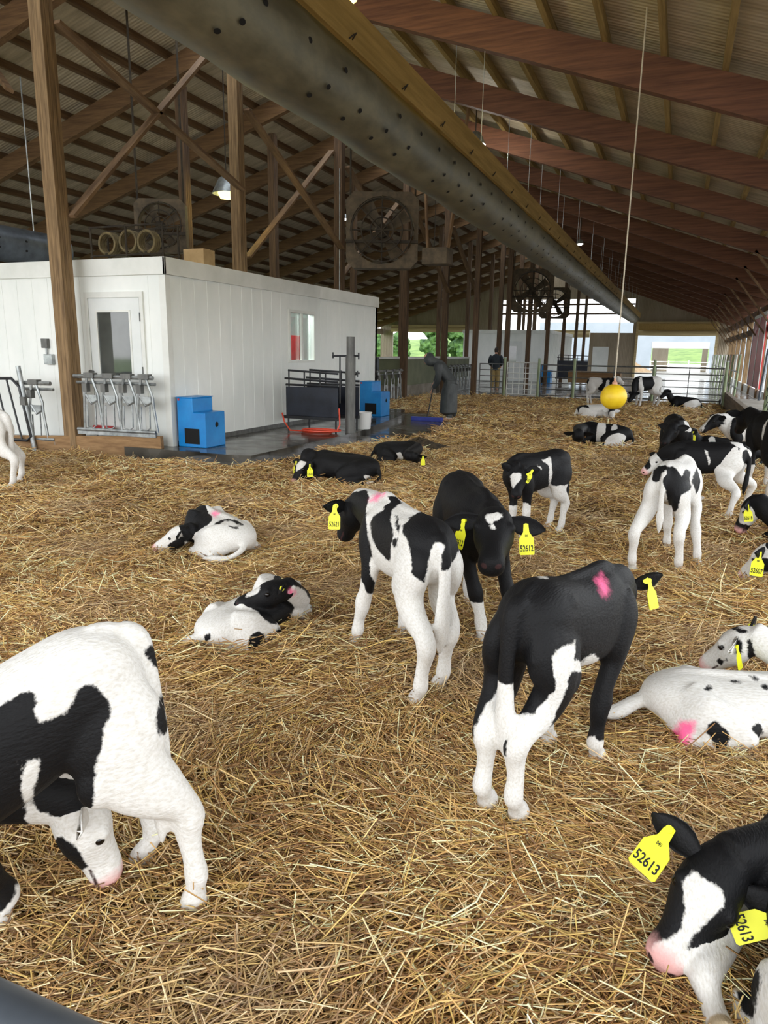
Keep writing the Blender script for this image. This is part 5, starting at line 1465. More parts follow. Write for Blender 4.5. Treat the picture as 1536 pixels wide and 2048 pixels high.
 {"kind":"lie","label":"white calf with a black flank lying with its head curled back","loc":[-2.0,3.08],"rz":78,"s":0.87,"poll":[0.083,-0.152,0.262],"muz":[-0.048,-0.061,0.224],"hs":0.95,"base":"W","nose":"black","lean":-1,"bend":0.05,"zs":0.6,"mid":[0.283,-0.083,0.12],"tside":1,"vox":0.011,"ear":{"EL":[-0.3,0.2],"ER":[0.2,0.3]},"studs":[["EL",0.5,[-0.691,-0.691,0.213]]],"coat":[["part","B","head,neck,EL,ER"],["poly","W","head",[-0.02,-0.038,0.252],[-0.671,-0.666,0.325],[0.693,-0.719,-0.044],[[-0.043,-0.036],[-0.02,0.008],[0.018,0.049],[0.033,0.02],[0.024,-0.011],[-0.013,-0.03]]],["poly","B","neck",[0.05,-0.121,0.249],[-0.69,-0.646,0.326],[0.674,-0.738,-0.035],[[-0.091,0.043],[0.066,0.034],[0.098,0.015],[0.035,-0.023],[-0.039,-0.041],[-0.07,-0.029]]],["poly","B","body,neck,HR,FR",[0.02,-0.164,0.107],[-0.682,-0.634,0.363],[0.669,-0.742,-0.039],[[-0.132,0.093],[-0.098,0.094],[-0.055,0.103],[0.026,0.107],[0.079,0.085],[0.094,0.06],[0.078,0.02],[0.07,-0.012],[0.097,-0.045],[0.096,-0.087],[0.069,-0.125],[0.012,-0.136],[-0.007,-0.098],[-0.008,-0.055],[0.014,-0.061],[0.004,-0.024],[-0.039,-0.018],[-0.07,0.007],[-0.103,0.044],[-0.128,0.05]]],["poly","B","body,HR",[-0.178,-0.204,0.061],[-0.655,-0.648,0.39],[0.686,-0.726,-0.053],[[-0.043,-0.009],[-0.027,0.033],[0.002,0.054],[0.039,0.039],[0.049,0.003],[0.035,-0.039],[-0.013,-0.048],[-0.042,-0.033]]],["poly","B","body,HR,FR",[-0.078,-0.212,0.053],[-0.67,-0.635,0.385],[0.673,-0.738,-0.045],[[-0.02,0.017],[0.008,0.023],[0.015,-0.014],[-0.003,-0.026]]],["poly","B","body,FR,neck",[0.332,-0.147,0.089],[-0.72,-0.602,0.347],[0.636,-0.771,-0.019],[[-0.054,0.088],[-0.015,0.057],[0.041,0.01],[0.056,-0.079],[-0.006,-0.085],[-0.021,0.01]]],["poly","B","body,FR",[0.184,-0.172,-0.005],[-0.698,-0.609,0.378],[0.648,-0.761,-0.029],[[-0.011,0.013],[0.012,0.026],[0.009,-0.02],[-0.01,-0.019]]],["poly","B","body,FR",[0.271,-0.166,-0.037],[-0.706,-0.599,0.378],[0.639,-0.769,-0.024],[[-0.024,0.015],[0.03,0.022],[0.017,-0.018],[-0.023,-0.018]]],["poly","B","body,tail,HL",[-0.342,-0.035,0.097],[-0.611,-0.694,0.38],[0.727,-0.682,-0.077],[[-0.019,0.006],[0.017,0.035],[0.013,-0.006],[-0.012,-0.036]]],["poly","W","body,neck,FR",[0.189,-0.159,0.113],[-0.705,-0.617,0.351],[0.651,-0.759,-0.027],[[-0.085,0.066],[-0.024,0.121],[0.035,0.108],[0.07,0.051],[0.087,-0.051],[0.052,-0.11],[0.026,-0.135],[-0.011,-0.102],[-0.038,-0.035],[-0.016,0.004],[-0.029,0.03],[-0.067,0.054]]],["poly","P","body,neck,FR",[0.096,-0.202,0.246],[-0.706,-0.628,0.329],[0.657,-0.753,-0.027],[[-0.024,-0.007],[0.001,0.018],[0.017,0.002],[0.005,-0.014]]]]},
 {"kind":"lie","label":"white-haunched calf lying asleep with its head on the straw","loc":[-3.12,4.42],"rz":152,"s":0.95,"poll":[0.066,0.258,0.16],"muz":[0.184,0.409,0.05],"base":"W","nose":"pink","lean":1,"zs":0.72,"mid":[0.159,0.095,0.1],"ear":{"EL":[0.2,0.2],"ER":[0.2,0.2]},"coat":[["part","B","EL,ER"],["part","B","neck"],["poly","B","neck,body,head,FL,FR",[0.095,0.172,0.213],[-0.884,0.407,0.231],[-0.427,-0.903,-0.046],[[-0.15,0.055],[-0.103,0.132],[0.006,0.173],[0.08,0.134],[0.105,0.065],[0.13,0.037],[0.115,-0.008],[0.05,-0.053],[0.007,-0.098],[-0.002,-0.144],[-0.062,-0.152],[-0.088,-0.097],[-0.088,-0.044]]],["poly","B","head",[0.069,0.334,0.074],[-0.888,0.381,0.258],[-0.408,-0.911,-0.059],[[-0.08,-0.016],[-0.012,0.024],[0.039,0.055],[0.063,-0.007],[-0.011,-0.057]]],["poly","B","body",[-0.155,0.101,0.239],[-0.87,0.435,0.234],[-0.455,-0.89,-0.039],[[-0.043,-0.023],[-0.018,0.008],[0.026,0.026],[0.043,0.017],[0.008,-0.005],[-0.017,-0.024]]],["poly","B","body",[-0.285,0.063,0.227],[-0.86,0.45,0.241],[-0.471,-0.882,-0.036],[[-0.068,-0.008],[-0.017,0.016],[0.051,0.005],[0.051,-0.011],[-0.017,-0.001]]],["poly","B","body",[-0.208,0.005,0.246],[-0.86,0.453,0.233],[-0.473,-0.881,-0.034],[[-0.12,0.014],[-0.032,0.026],[0.038,0.007],[0.081,-0.028],[0.047,-0.024],[-0.014,0.005]]],["poly","B","body",[-0.26,0.003,0.244],[-0.858,0.457,0.236],[-0.477,-0.878,-0.033],[[-0.036,0.013],[0.02,0.001],[0.016,-0.014]]],["poly","P","body,neck",[0.045,0.023,0.267],[-0.874,0.433,0.221],[-0.451,-0.892,-0.037],[[-0.031,-0.0],[0.005,0.02],[0.031,0.004],[-0.004,-0.024]]]]},
 {"kind":"lie","label":"black calf lying near the wet slab, head up, two yellow tags","loc":[-3.5,7.42],"rz":190,"s":1.0,"poll":[0.43,0.127,0.239],"muz":[0.523,0.253,0.02],"base":"B","nose":"pink","lean":1,"mid":[0.418,0.068,0.3],"ear":{"EL":[0.2,0.0],"ER":[0.2,0.0]},"tags":[["EL",0.6,[-0.262,0.96,0.097],"52615",1.0],["ER",0.6,[-0.262,0.96,0.097],"52615",1.0]],"coat":[["poly","W","head",[0.46,0.217,0.199],[-0.318,0.935,0.158],[-0.947,-0.322,-0.003],[[-0.053,-0.074],[-0.052,0.002],[-0.002,0.056],[0.084,0.041],[0.023,-0.024]]],["poly","W","FL,FR",[0.295,0.173,-0.059],[-0.297,0.936,0.189],[-0.953,-0.302,-0.003],[[-0.107,0.029],[0.002,0.072],[0.111,0.017],[0.089,-0.059],[-0.096,-0.059]]],["poly","W","body,tail,HL,HR",[-0.319,0.109,0.04],[-0.226,0.958,0.179],[-0.973,-0.231,0.011],[[-0.062,0.07],[0.013,0.06],[0.067,-0.037],[0.013,-0.101],[-0.031,0.007]]]]},
 {"kind":"lie","label":"black and white calf lying in front of the dark heap","loc":[-3.5,9.15],"rz":2,"s":0.82,"poll":[0.468,-0.716,0.2],"muz":[0.41,-0.195,0.06],"base":"B","nose":"black","lean":-1,"mid":[0.365,-0.668,0.2],"ear":{"EL":[-0.3,0.0],"ER":[0.3,0.1]},"tags":[["ER",0.6,[0.323,-0.943,0.081],"",1.0]],"coat":[["poly","W","body",[0.091,-0.293,0.075],[0.322,-0.935,0.148],[0.945,0.328,0.018],[[-0.098,0.072],[0.056,0.098],[0.089,0.02],[0.057,-0.095],[-0.103,-0.095]]],["poly","W","body",[-0.215,-0.206,0.022],[0.347,-0.926,0.151],[0.936,0.353,0.014],[[-0.045,0.01],[0.033,0.021],[0.012,-0.031]]]]},
 {"kind":"stand","label":"white calf with black haunches seen from behind at the right","loc":[0.06,5.52],"rz":78,"s":0.94,"feet":{"HL":[-0.411,0.141,0.0],"HR":[-0.261,-0.137,0.0],"FL":[0.272,0.068],"FR":[0.0,-0.206,0.0]},"poll":[0.527,0.071,0.4],"muz":[0.722,0.113,0.24],"tw":0.72,"base":"W","nose":"black","coat":[["poly","B","body,HL,tail",[-0.334,0.042,0.71],[-0.965,-0.215,0.15],[0.228,-0.971,0.075],[[-0.05,-0.068],[-0.043,0.01],[-0.01,0.046],[0.043,0.052],[0.05,0.024],[0.011,-0.004],[-0.001,-0.061]]],["poly","B","body,HL,HR",[-0.24,-0.067,0.634],[-0.968,-0.191,0.162],[0.207,-0.975,0.084],[[-0.095,0.076],[-0.07,0.112],[-0.031,0.119],[-0.004,0.083],[0.016,0.048],[0.035,0.056],[0.035,0.084],[0.055,0.099],[0.08,0.079],[0.073,0.035],[0.085,-0.037],[0.063,-0.057],[0.018,-0.078],[-0.0,-0.178],[-0.026,-0.203],[-0.058,-0.181],[-0.077,-0.064],[-0.1,0.006]]],["poly","B","body,HR",[0.168,-0.124,0.588],[-0.973,-0.168,0.159],[0.184,-0.979,0.087],[[-0.045,0.007],[-0.02,0.09],[-0.007,0.108],[0.029,0.054],[0.048,-0.0],[0.024,-0.061],[-0.01,-0.137],[-0.018,-0.06]]]]},
 {"kind":"stand","label":"black-sided calf with a white rump standing behind the white calf","loc":[0.36,7.55],"rz":176,"s":0.84,"feet":{"HL":[-0.197,0.371,0.0],"HR":[-0.339,-0.252,0.0],"FL":[0.21,0.0756],"FR":[0.21,-0.0756]},"poll":[0.449,-0.119,0.5],"muz":[0.586,-0.009,0.349],"base":"B","nose":"pink","ear":{"EL":[0.2,0.2],"ER":[0.2,0.2]},"tail":"hang","coat":[["part","W","HL,HR"],["part","W","head"],["poly","W","body",[-0.311,0.009,0.507],[0.019,0.991,0.13],[-0.997,0.008,0.083],[[-0.136,0.204],[-0.056,0.198],[0.032,0.178],[0.112,0.109],[0.123,0.051],[0.101,-0.085],[0.083,-0.25],[0.003,-0.284],[-0.036,-0.189],[-0.091,-0.075],[-0.048,-0.046],[-0.042,0.051],[-0.045,0.138]]],["poly","B","body,HL",[-0.327,0.029,0.542],[0.021,0.992,0.126],[-0.997,0.011,0.082],[[-0.037,0.079],[-0.003,0.099],[0.034,0.021],[0.041,-0.057],[0.021,-0.106],[-0.016,-0.057],[-0.04,0.021]]],["poly","W","body,neck",[0.012,0.104,0.55],[-0.024,0.992,0.126],[-0.997,-0.033,0.074],[[-0.033,0.075],[-0.001,0.055],[0.029,-0.043],[0.013,-0.083],[-0.008,-0.004]]],["poly","W","body",[-0.139,0.091,0.321],[-0.004,0.988,0.156],[-0.996,-0.018,0.091],[[-0.098,0.025],[-0.045,0.05],[0.109,0.036],[0.137,-0.004],[0.01,-0.053],[-0.114,-0.053]]],["poly","B","head",[0.56,-0.033,0.406],[-0.094,0.985,0.142],[-0.992,-0.105,0.069],[[-0.034,-0.005],[0.013,0.078],[0.034,-0.016],[-0.013,-0.057]]],["below","W","FL,FR",0.2]]},
 {"kind":"stand","label":"black calf with a white neck patch among the right-hand group","loc":[0.05,9.35],"rz":-80,"s":0.95,"feet":{"HL":[-0.2565,0.08549999999999999],"HR":[-0.2565,-0.08549999999999999],"FL":[0.2375,0.08549999999999999],"FR":[0.2375,-0.08549999999999999]},"poll":[0.477,-0.115,0.7],"muz":[0.657,-0.248,0.52],"base":"B","nose":"black","coat":[["ell","W","neck",[0.38,0.1,0.72],[0.14,0.12,0.16]],["below","W","HL,HR,FL,FR",0.3]]},
 {"kind":"lie","label":"black calf with a white face lying behind the right-hand group","loc":[0.75,11.2],"rz":175,"s":1.05,"poll":[0.484,0.093,0.44],"muz":[0.714,0.213,0.3],"base":"B","nose":"pink","lean":1,"tags":[["EL",0.5,[-0.02,0.997,0.071],"",1.0]],"coat":[["face","W",[[0,0.02],[0.4,0.03],[1.1,0.06]]],["below","W","FL,FR,HL,HR",0.06],["ell","W","body",[0.2,0.2,0.25],[0.06,0.2,0.3]]]},
 {"kind":"stand","label":"black and white calf standing behind the group beside the plank curb","loc":[1.0,10.4],"rz":190,"s":0.95,"feet":{"HL":[-0.2565,0.08549999999999999],"HR":[-0.2565,-0.08549999999999999],"FL":[0.2375,0.08549999999999999],"FR":[0.2375,-0.08549999999999999]},"poll":[0.461,0.02,0.72],"muz":[0.675,0.084,0.55],"base":"B","nose":"black","coat":[["noise","W","body,neck",2.4,0.2,5.5],["below","W","HL,HR,FL,FR",0.3],["face","W",[[0,0.012],[0.6,0.02],[1.1,0.05]]]]},
 {"kind":"stand","label":"large black calf standing at the right edge beyond the white-rumped calf","loc":[1.02,8.75],"rz":105,"s":1.1,"feet":{"HL":[-0.29700000000000004,0.099],"HR":[-0.29700000000000004,-0.099],"FL":[0.275,0.099],"FR":[0.275,-0.099]},"poll":[0.685,0.044,0.85],"muz":[0.891,0.041,0.65],"base":"B","nose":"black","coat":[["ell","W","body",[-0.1,0.2,0.62],[0.03,0.2,0.3]],["below","W","HL,HR,FL,FR",0.28],["ell","W","tail",[-0.42,0,0.3],[0.1,0.1,0.14]]]},
 {"kind":"lie","label":"black and white calf lying at the right edge, head low with a tag","loc":[1.22,6.35],"rz":185,"s":1.0,"poll":[0.526,-0.091,0.36],"muz":[0.593,-0.121,0.18],"base":"B","nose":"pink","lean":1,"ear":{"EL":[0.2,0.0],"ER":[-0.2,0.0]},"tags":[["EL",0.5,[0.271,0.955,0.123],"52618",0.95,-0.2]],"coat":[["poly","W","head",[0.571,-0.033,0.24],[0.185,0.963,0.194],[-0.979,0.164,0.117],[[-0.079,0.027],[-0.032,0.084],[0.07,0.06],[0.092,-0.023],[0.019,-0.083],[-0.071,-0.066]]]]},
 {"kind":"lie","label":"white and black calf lying at the right edge, only its face in view","loc":[1.28,4.98],"rz":178,"s":1.0,"poll":[0.594,-0.089,0.28],"muz":[0.719,-0.158,0.1],"base":"W","nose":"pink","lean":1,"ear":{"EL":[0.2,0.2],"ER":[-0.2,0.0]},"tags":[["EL",0.6,[0.212,0.965,0.154],"52607",1.1]],"coat":[["poly","B","head",[0.638,-0.052,0.176],[0.089,0.964,0.251],[-0.987,0.051,0.152],[[-0.044,0.002],[-0.012,0.048],[0.034,0.041],[0.055,-0.052],[-0.033,-0.039]]],["poly","B","head",[0.663,-0.093,0.097],[0.083,0.961,0.264],[-0.987,0.043,0.156],[[-0.025,0.003],[0.005,0.016],[0.034,-0.004],[-0.014,-0.014]]],["part","B","EL,ER"],["noise","B","body,neck",2.5,0.1,3.3]]},
 {"kind":"lie","label":"black calf with white bands lying in the middle distance","loc":[-1.05,12.6],"rz":183,"s":1.05,"poll":[0.266,2.498,0.42],"muz":[0.39,1.775,0.22],"base":"B","nose":"black","lean":1,"eyes":False,"vox":0.018,"coat":[["ell","W","body",[0.06,0.15,0.2],[0.07,0.3,0.4]],["ell","W","body",[-0.14,0.2,0.25],[0.05,0.3,0.14]],["ell","W","HL,tail",[-0.3,0.3,0.05],[0.3,0.2,0.2]]]},
 {"kind":"lie","label":"white calf with black spots lying before the yellow ball","loc":[-1.75,17.55],"rz":8,"s":1.0,"poll":[0.375,-0.204,0.22],"muz":[0.39,-0.459,0.08],"base":"W","nose":"black","lean":-1,"eyes":False,"vox":0.018,"coat":[["noise","B","body,neck,head",3.2,0.12,2.3]]},
 {"kind":"stand","label":"calf grazing at the straw near the far gates","loc":[-0.8,22.4],"rz":215,"s":1.08,"feet":{"HL":[-0.2916,0.09720000000000001],"HR":[-0.2916,-0.09720000000000001],"FL":[0.27,0.09720000000000001],"FR":[0.27,-0.09720000000000001]},"poll":[0.463,0.103,0.42],"muz":[0.647,0.157,0.2],"base":"W","nose":"black","eyes":False,"vox":0.018,"coat":[["noise","B","body",2.6,-0.12,4.1],["part","B","head,EL,ER"],["ell","B","neck",[0.4,0,0.55],[0.2,0.2,0.3]]]},
 {"kind":"stand","label":"calf standing partly hidden by the yellow ball","loc":[-2.1,22.2],"rz":-20,"s":1.0,"feet":{"HL":[-0.27,0.09],"HR":[-0.27,-0.09],"FL":[0.25,0.09],"FR":[0.25,-0.09]},"poll":[0.498,-0.053,0.85],"muz":[0.713,-0.06,0.7],"base":"W","nose":"black","eyes":False,"vox":0.018,"coat":[["noise","B","body",2.6,0.0,1.1],["part","B","neck"]]},
 {"kind":"lie","label":"black and white calf lying before the big end doorway","loc":[0.28,22.4],"rz":180,"s":1.0,"poll":[0.5,0.1,0.5],"muz":[0.66,0.2,0.34],"base":"B","nose":"black","lean":1,"eyes":False,"vox":0.018,"coat":[["noise","W","body",3.0,0.25,3.7],["part","B","head,EL,ER"],["part","W","HL"]]},
 {"kind":"stand","label":"white calf mostly outside the left edge, one hind leg showing","loc":[-6.95,5.5],"rz":182,"s":1.0,"feet":{"HL":[-0.475,0.117,0.0],"HR":[-0.209,-0.243],"FL":[0.25,0.09],"FR":[0.25,-0.09]},"poll":[0.65,-0.023,0.8],"muz":[0.849,-0.03,0.6],"base":"W","nose":"pink","coat":[]},
]
for sp in CALVES:
    place_calf(sp)
# ================================================================== people
def person(loc, rz, label, lean, pose, up_mat, leg_mat, boot_mat, hood, s=1.0):
    t = thing('person', label, 'person', loc, rz)
    c, q = math.cos(lean), math.sin(lean)
    hip = np.array([0, 0, .88])
    def T(u, fwd=0, y=0):      # point on the leaning trunk, u up the spine
        return hip + np.array([q * u + c * fwd, y, c * u - q * fwd])
    neck = T(.53, .02); head = T(.70, .08) + np.array([.02, 0, -.02 * (lean > .3)])
    arms = pose['hands']
    feet = pose['feet']
    def build(name, mat, infl, parts, vox=.016):
        B = Body()
        if 'trunk' in parts:
            B.limb('t', [[*T(-.06), .11 + infl, .15 + infl], [*T(.08), .105 + infl, .145 + infl], [*T(.28), .115 + infl, .15 + infl], [*T(.44), .11 + infl, .17 + infl], [*T(.51), .07 + infl, .10 + infl], [*T(.55), .05 + infl, .055 + infl]], n=4, seg=18)
        if 'skirt' in parts:
            B.limb('t', [[*T(-.04), .13 + infl, .17 + infl], [*(hip + [0.01, 0, -.2]), .15 + infl, .19 + infl], [*(hip + [0.02, 0, -.42]), .165 + infl, .205 + infl], [*(hip + [0.02, 0, -.70]), .17 + infl, .21 + infl]], n=4, seg=18)
        for k, sg in enumerate((1, -1)):
            if 'legs' in parts:
                f = feet[k]
                B.limb('l', [[0, sg * .09, .90, .10 + infl, .09 + infl], [.03 + f[0] * .5, sg * .095 + (f[1] - sg * .095) * .5, .50, .065 + infl, .065 + infl], [f[0] - .03, f[1], .28, .056 + infl, .055 + infl], [f[0] - .02, f[1], .09, .045 + infl, .045 + infl]], n=4, seg=12)
            if 'feet' in parts:
                f = feet[k]
                B.limb('f', [[f[0] - .07, f[1], .05, .045, .04], [f[0], f[1], .05, .048, .045], [f[0] + .10, f[1], .035, .034, .045], [f[0] + .17, f[1], .028, .024, .03]], side=(0, 1, 0), n=3, seg=12)
                B.limb('f', [[f[0] - .02, f[1], .04, .05, .05], [f[0] - .02, f[1], .20 if infl else .10, .052 + infl, .052 + infl]], n=3, seg=12)
            if 'arms' in parts:
                sh = T(.45, 0, sg * .19)
                h = np.asarray(arms[k], float)
                e = (sh + h) / 2 + np.array([-.06, sg * .06, -.05])
                end = h if 'hands' in parts else h + (e - h) * .12
                B.limb('a', [[*T(.44, 0, sg * .13), .06 + infl, .06 + infl], [*sh, .058 + infl, .058 + infl], [*e, .042 + infl, .042 + infl], [*end, .030 + infl, .030 + infl]], side=(0, 1, 0.01), n=4, seg=12)
            if 'hands' in parts:
                h = np.asarray(arms[k], float)
                d = norm(np.array([.5, -sg * .15, -.75]))
                B.limb('h', [[*h, .022, .030], [*(h + d * .05), .016, .040], [*(h + d * .085), .014, .038]], side=(0, 1, 0), n=3, seg=10)
                for j in range(4):
                    o = h + d * .08 + np.array([0, (j - 1.5) * .019, 0])
                    L = (.062, .074, .07, .054)[j]
                    B.limb('h', [[*o, .009, .009], [*(o + d * L * .55), .009, .009], [*(o + d * L * .8 + np.array([-.02, 0, -.004])), .008, .008], [*(o + d * L * .85 + np.array([-.035, 0, .004])), .007, .007]], side=(0, 1, 0), n=2, seg=8)
                o = h + d * .02
                B.limb('h', [[*o, .012, .012], [*(o + d * .035 + np.array([.012, -sg * .04, 0])), .010, .010], [*(o + d * .07 + np.array([.005, -sg * .045, 0])), .008, .008]], side=(0, 1, 0), n=2, seg=8)
        if 'head' in parts:
            B.limb('n', [[*T(.48), .06, .06], [*neck, .052, .054], [*head, .06, .06]], n=3, seg=12)
            hd = np.array([q * .35, 0, 1 - q * .1]); hd = norm(hd)
            fw = norm(np.array([1, 0, -.45 * (lean > .3)]))
            B.limb('hd', [[*(head - hd * .10 + fw * .03), .06, .05], [*(head - hd * .05 + fw * .01), .085, .066], [*(head + hd * .02), .097, .075], [*(head + hd * .08 - fw * .005), .085, .068], [*(head + hd * .115 - fw * .008), .045, .04]], n=3, seg=16)
            nb = head + fw * .098 - hd * .02
            B.limb('hd', [[*(nb + hd * .035 - fw * .01), .01, .01], [*nb, .015, .013], [*(nb - hd * .012), .012, .016]], n=2, seg=8)
            B.blob('hd', tuple(head + fw * .088 - hd * .068), (.012, .024, .008))
            for sg in (-1, 1): B.blob('hd', tuple(head + np.array([0, sg * .078, -.01])), (.018, .01, .03))
        me = B.fuse(vox * s, 3)
        for p in me.polygons: p.use_smooth = True
        me.materials.append(mat)
        o = bpy.data.objects.new(name, me); COL.objects.link(o); o.parent = t
        return o, head
    body, hp = build('body', M['skin_tone'], 0.0, ('trunk', 'legs', 'feet', 'arms', 'hands', 'head'), .010)
    build('coat', up_mat, .028, ('trunk', 'arms') + (('skirt',) if pose.get('long') else ()))[0]
    build('trousers', leg_mat, .024, ('legs',))
    build('boot', boot_mat, .012, ('feet',))
    for sg in (-1, 1):
        fw = norm(np.array([1, 0, -.45 * (lean > .3)]))
        p = hp + fw * .088 + np.array([0, sg * .032, .022])
        bm = bmesh.new(); bmesh.ops.create_uvsphere(bm, u_segments=10, v_segments=8, radius=.011)
        em = bpy.data.meshes.new('eye'); bm.to_mesh(em); bm.free(); em.materials.append(M['eye'])
        e = bpy.data.objects.new('eye', em); COL.objects.link(e); e.parent = t; e.location = p
    if hood:
        B = Body()
        B.limb('h', [[*T(.46), .11, .13], [*(neck - np.array([.02, 0, 0])), .10, .10], [*(hp + np.array([-.03, 0, -.04])), .115, .10], [*(hp + np.array([-.025, 0, .05])), .115, .098], [*(hp + np.array([-.02, 0, .125])), .06, .06]], n=4, seg=16)
        me = B.fuse(.014, 3); me.materials.append(up_mat)
        for p in me.polygons: p.use_smooth = True
        o = bpy.data.objects.new('hood', me); COL.objects.link(o); o.parent = t
    else:
        B = Body()
        B.limb('h', [[*(hp + np.array([-.045, 0, -.06])), .06, .07], [*(hp + np.array([-.025, 0, .03])), .09, .082], [*(hp + np.array([-.01, 0, .09])), .092, .074], [*(hp + np.array([-.01, 0, .13])), .05, .045]], n=4, seg=16)
        me = B.fuse(.010, 3); me.materials.append(M['dark_hair'])
        for p in me.polygons: p.use_smooth = True
        o = bpy.data.objects.new('hair', me); COL.objects.link(o); o.parent = t
    t.scale = (s, s, s)
    return t
# bent-over worker facing left, both hands on the squeegee handle
PX, PY = -4.62, 15.25
person((PX, PY, .0), R(196), 'person in long dark hooded rainwear bent forward over a squeegee', .66,
       dict(hands=[(.38, .05, .72), (.36, -.05, .86)], feet=[(.02, .11), (-.06, -.11)], long=True), M['dark_coat'], M['dark_coat'], M['boot'], True, .98)
t = thing('squeegee', 'blue wide floor squeegee with a dark handle held by the bent-over person', 'squeegee', (PX, PY, .012))
a = np.array([math.cos(R(196)), math.sin(R(196)), 0])
top = a * .36 + np.array([.02, .03, .98]); bot = a * .38 + np.array([.0, -.35, .05])
MB().cyl(tuple(top), tuple(bot), .014, 8).build('handle', M['black_metal'], t, smooth=True)
b = MB(); b.box((a[0] * .38, a[1] * .38 - .35, .05), (.72, .09, .08)); b.box((a[0] * .38, a[1] * .38 - .38, .012), (.72, .02, .03))
b.build('blade', M['blue_blade'], t, bevel=.006)
person((-6.95, 29.2, -.01), R(100), 'person in a dark jacket and tan trousers standing beyond the gates', .06,
       dict(hands=[(.22, .2, 1.0), (.22, -.2, 1.0)], feet=[(0, .1), (.05, -.1)]), M['navy_coat'], M['tan_cloth'], M['boot'], False, 1.0)
# ================================================================== straw bedding
def ground_z(x, y):
    return .016 * np.sin(x * 2.1 + 1.3 * np.sin(y * 1.1)) + .014 * np.sin(y * 2.7 + 1.7 * np.sin(x * 1.6)) + .008 * np.sin(5.3 * x + 2.2 * y) - .012
def slab_edge(y):
    e = np.interp(y, [7.3, 7.7, 8.3, 10.0, 13.0, 14.6, 15.3, 16.6, 17.2], [-5.5, -5.0, -4.85, -4.7, -4.25, -4.3, -4.9, -5.3, -8.0])
    return e + .12 * np.sin(y * 3.1) + .07 * np.sin(y * 7.7)
def in_pen(x, y):
    a = (y < 7.62 + .1 * np.sin(x * 2.3) + .06 * np.sin(x * 6.1)) & (x > -12) & (x < 2.45)
    b = (y >= 7.4) & (y < 24.2) & (x > slab_edge(y)) & (x < np.where(y > 12.9, 1.2, 2.45))
    return a | b
# trodden base under the loose straw
b = MB()
xs = np.concatenate([np.arange(-12, -6, .3), np.arange(-6, 2.65, .12)])
ys = np.concatenate([np.arange(-3, 6, .12), np.arange(6, 24.4, .25)])
gx, gy = np.meshgrid(xs, ys)
gz = ground_z(gx, gy) - .004
nx = len(xs)
vs = list(zip(gx.ravel().tolist(), gy.ravel().tolist(), gz.ravel().tolist()))
fs = []
for j in range(len(ys) - 1):
    for i in range(nx - 1):
        cx, cy = (xs[i] + xs[i + 1]) / 2, (ys[j] + ys[j + 1]) / 2
        if bool(in_pen(np.array([cx]), np.array([cy]))[0]):
            fs.append((j * nx + i, j * nx + i + 1, (j + 1) * nx + i + 1, (j + 1) * nx + i))
b.add(vs, fs)
struct(b, 'floor_straw', M['bed'], smooth=True)

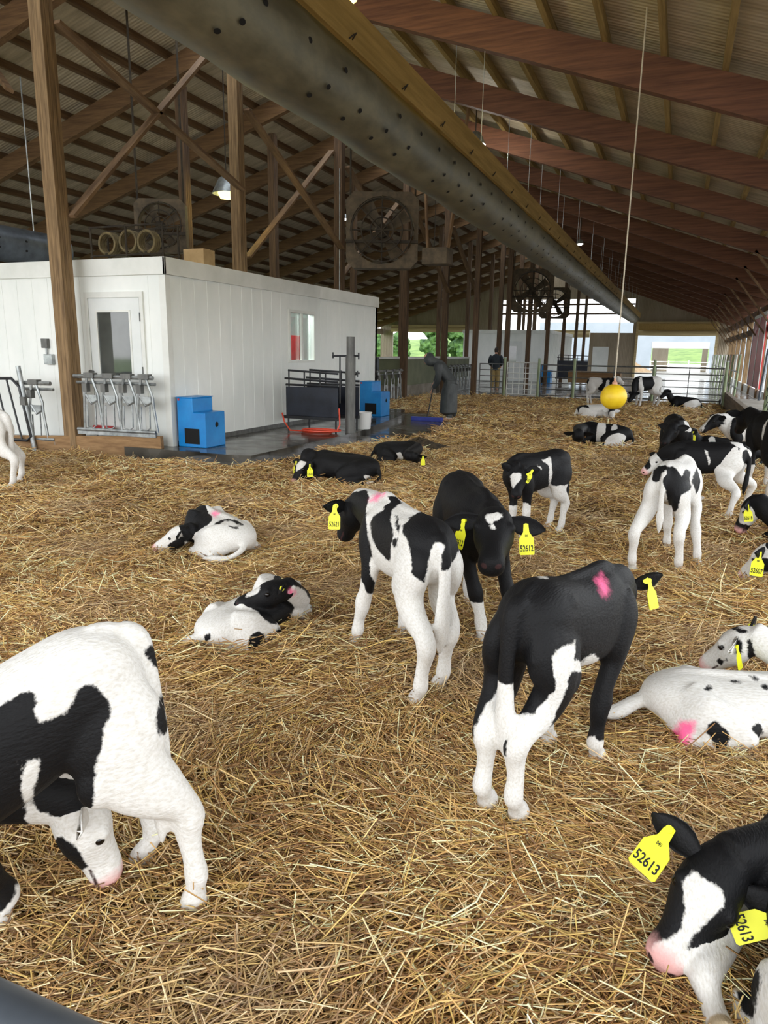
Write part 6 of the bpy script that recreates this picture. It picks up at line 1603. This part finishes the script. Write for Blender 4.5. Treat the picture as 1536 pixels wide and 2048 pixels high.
PAL = np.array([srgb(*c)[:3] for c in ((196, 166, 112), (176, 140, 88), (150, 114, 72), (222, 202, 158), (160, 134, 78), (122, 90, 58), (98, 70, 46), (188, 162, 124), (198, 168, 100), (136, 116, 86))])
PW = np.array([.16, .16, .13, .13, .10, .10, .07, .08, .05, .02]); PW /= PW.sum()
def straw_arrays(n, r0, r1, half, lmin, lmax, w0, w1, lift, tilt, seed):
    g = np.random.default_rng(seed)
    m = int(n * 1.5)
    r = np.sqrt(g.uniform(r0 * r0, r1 * r1, m))
    th = -YAWR + g.uniform(-half, half, m)
    x, y = r * np.sin(th), r * np.cos(th)
    k = in_pen(x, y)
    x, y = x[k][:n], y[k][:n]
    n = len(x)
    flow = 1.2 * np.sin(x * 1.7 + 2 * np.sin(y * .9)) + 1.3 * np.cos(y * 1.5 + x * .6)
    yaw = np.where(g.random(n) < .45, flow + g.normal(0, .45, n), g.uniform(0, 2 * PI, n))
    L = g.uniform(lmin, lmax, n) * np.where(g.random(n) < .25, .45, 1)
    pit = np.abs(g.normal(0, tilt, n)) * np.where(g.random(n) < .5, 1, -1)
    W = g.uniform(w0, w1, n)
    clump = np.sin(x * 3.7 + np.sin(y * 2.9)) * np.sin(y * 4.1 + np.sin(x * 3.3))
    z = ground_z(x, y) + g.random(n) ** 1.6 * lift * (1 + .5 * clump)
    dirv = np.stack([np.cos(yaw) * np.cos(pit), np.sin(yaw) * np.cos(pit), np.sin(pit)], 1)
    side = np.stack([-np.sin(yaw), np.cos(yaw), np.zeros(n)], 1)
    up = np.cross(dirv, side)
    roll = g.uniform(0, 2 * PI, n)
    bend = g.normal(0, .06, n) * L
    bdir = side * np.cos(roll)[:, None] + up * np.sin(roll)[:, None] * .6
    c = np.stack([x, y, z], 1)
    P = []
    for t in (-.5, 0.05, .5):
        P.append(c + dirv * (t * L)[:, None] + bdir * (bend * (1 - 4 * t * t))[:, None])
    P = np.stack(P, 1)
    zmin = ground_z(P[..., 0], P[..., 1]) - .004
    P[..., 2] = np.maximum(P[..., 2], zmin)
    vs = np.empty((n, 3, 3, 3))
    for k in range(3):
        a = roll + 2 * PI * k / 3
        off = (side * np.cos(a)[:, None] + up * np.sin(a)[:, None] * .75) * (W / 2)[:, None]
        vs[:, :, k, :] = P + off[:, None, :]
    col = PAL[g.choice(len(PAL), n, p=PW)]
    col = col * g.uniform(1.12, 1.85, (n, 1)) * (1 + .16 * np.sin(x * 1.3 + y * .8) * np.sin(y * 1.1 - x * .5))[:, None]
    # pale chaffy patches where the bedding is worn
    worn = np.clip(np.sin(x * 2.9 + .6) * np.sin(y * 3.3 + 1.1) * 1.6 - .7, 0, 1)[:, None]
    col = col * (1 - .5 * worn) + np.array(srgb(190, 164, 132)[:3]) * .5 * worn
    return vs.reshape(n, 9, 3), np.clip(col, 0, 1)
YAWR = R(YAW)
sets = [straw_arrays(58000, 1.05, 3.0, 1.12, .07, .30, .0026, .0052, .055, .20, 1),
        straw_arrays(1500, 1.05, 3.4, .85, .12, .34, .004, .0062, .09, .35, 11),
        straw_arrays(70000, 2.9, 6.0, .72, .08, .32, .0032, .0062, .06, .22, 2),
        straw_arrays(1600, 2.9, 7.5, .72, .14, .34, .005, .0075, .11, .40, 12),
        straw_arrays(68000, 5.8, 12.0, .66, .10, .34, .006, .010, .065, .25, 3),
        straw_arrays(54000, 11.5, 25.0, .62, .14, .42, .011, .019, .08, .26, 4)]
vs = np.concatenate([a for a, _ in sets]); cs = np.concatenate([c for _, c in sets])
n = len(vs)
me = bpy.data.meshes.new('straw')
me.vertices.add(n * 9)
me.vertices.foreach_set('co', vs.astype(np.float32).ravel())
q = []
for i in range(2):
    for k in range(3):
        q.append((i * 3 + k, i * 3 + (k + 1) % 3, (i + 1) * 3 + (k + 1) % 3, (i + 1) * 3 + k))
q = np.array(q, np.int64)
idx = (np.arange(n)[:, None, None] * 9 + q[None]).reshape(-1)
nf = n * 6
me.loops.add(nf * 4)
me.loops.foreach_set('vertex_index', idx.astype(np.int32))
me.polygons.add(nf)
me.polygons.foreach_set('loop_start', np.arange(0, nf * 4, 4, dtype=np.int32))
me.update(calc_edges=True)
at = me.attributes.new('tint', 'FLOAT_COLOR', 'POINT')
at.data.foreach_set('color', np.concatenate([np.repeat(cs, 9, 0), np.ones((n * 9, 1))], 1).astype(np.float32).ravel())
me.materials.append(M['straw'])
o = bpy.data.objects.new('loose_straw', me); COL.objects.link(o)
tag(o, 'loose golden straw covering the pen floor', 'straw', kind='stuff')
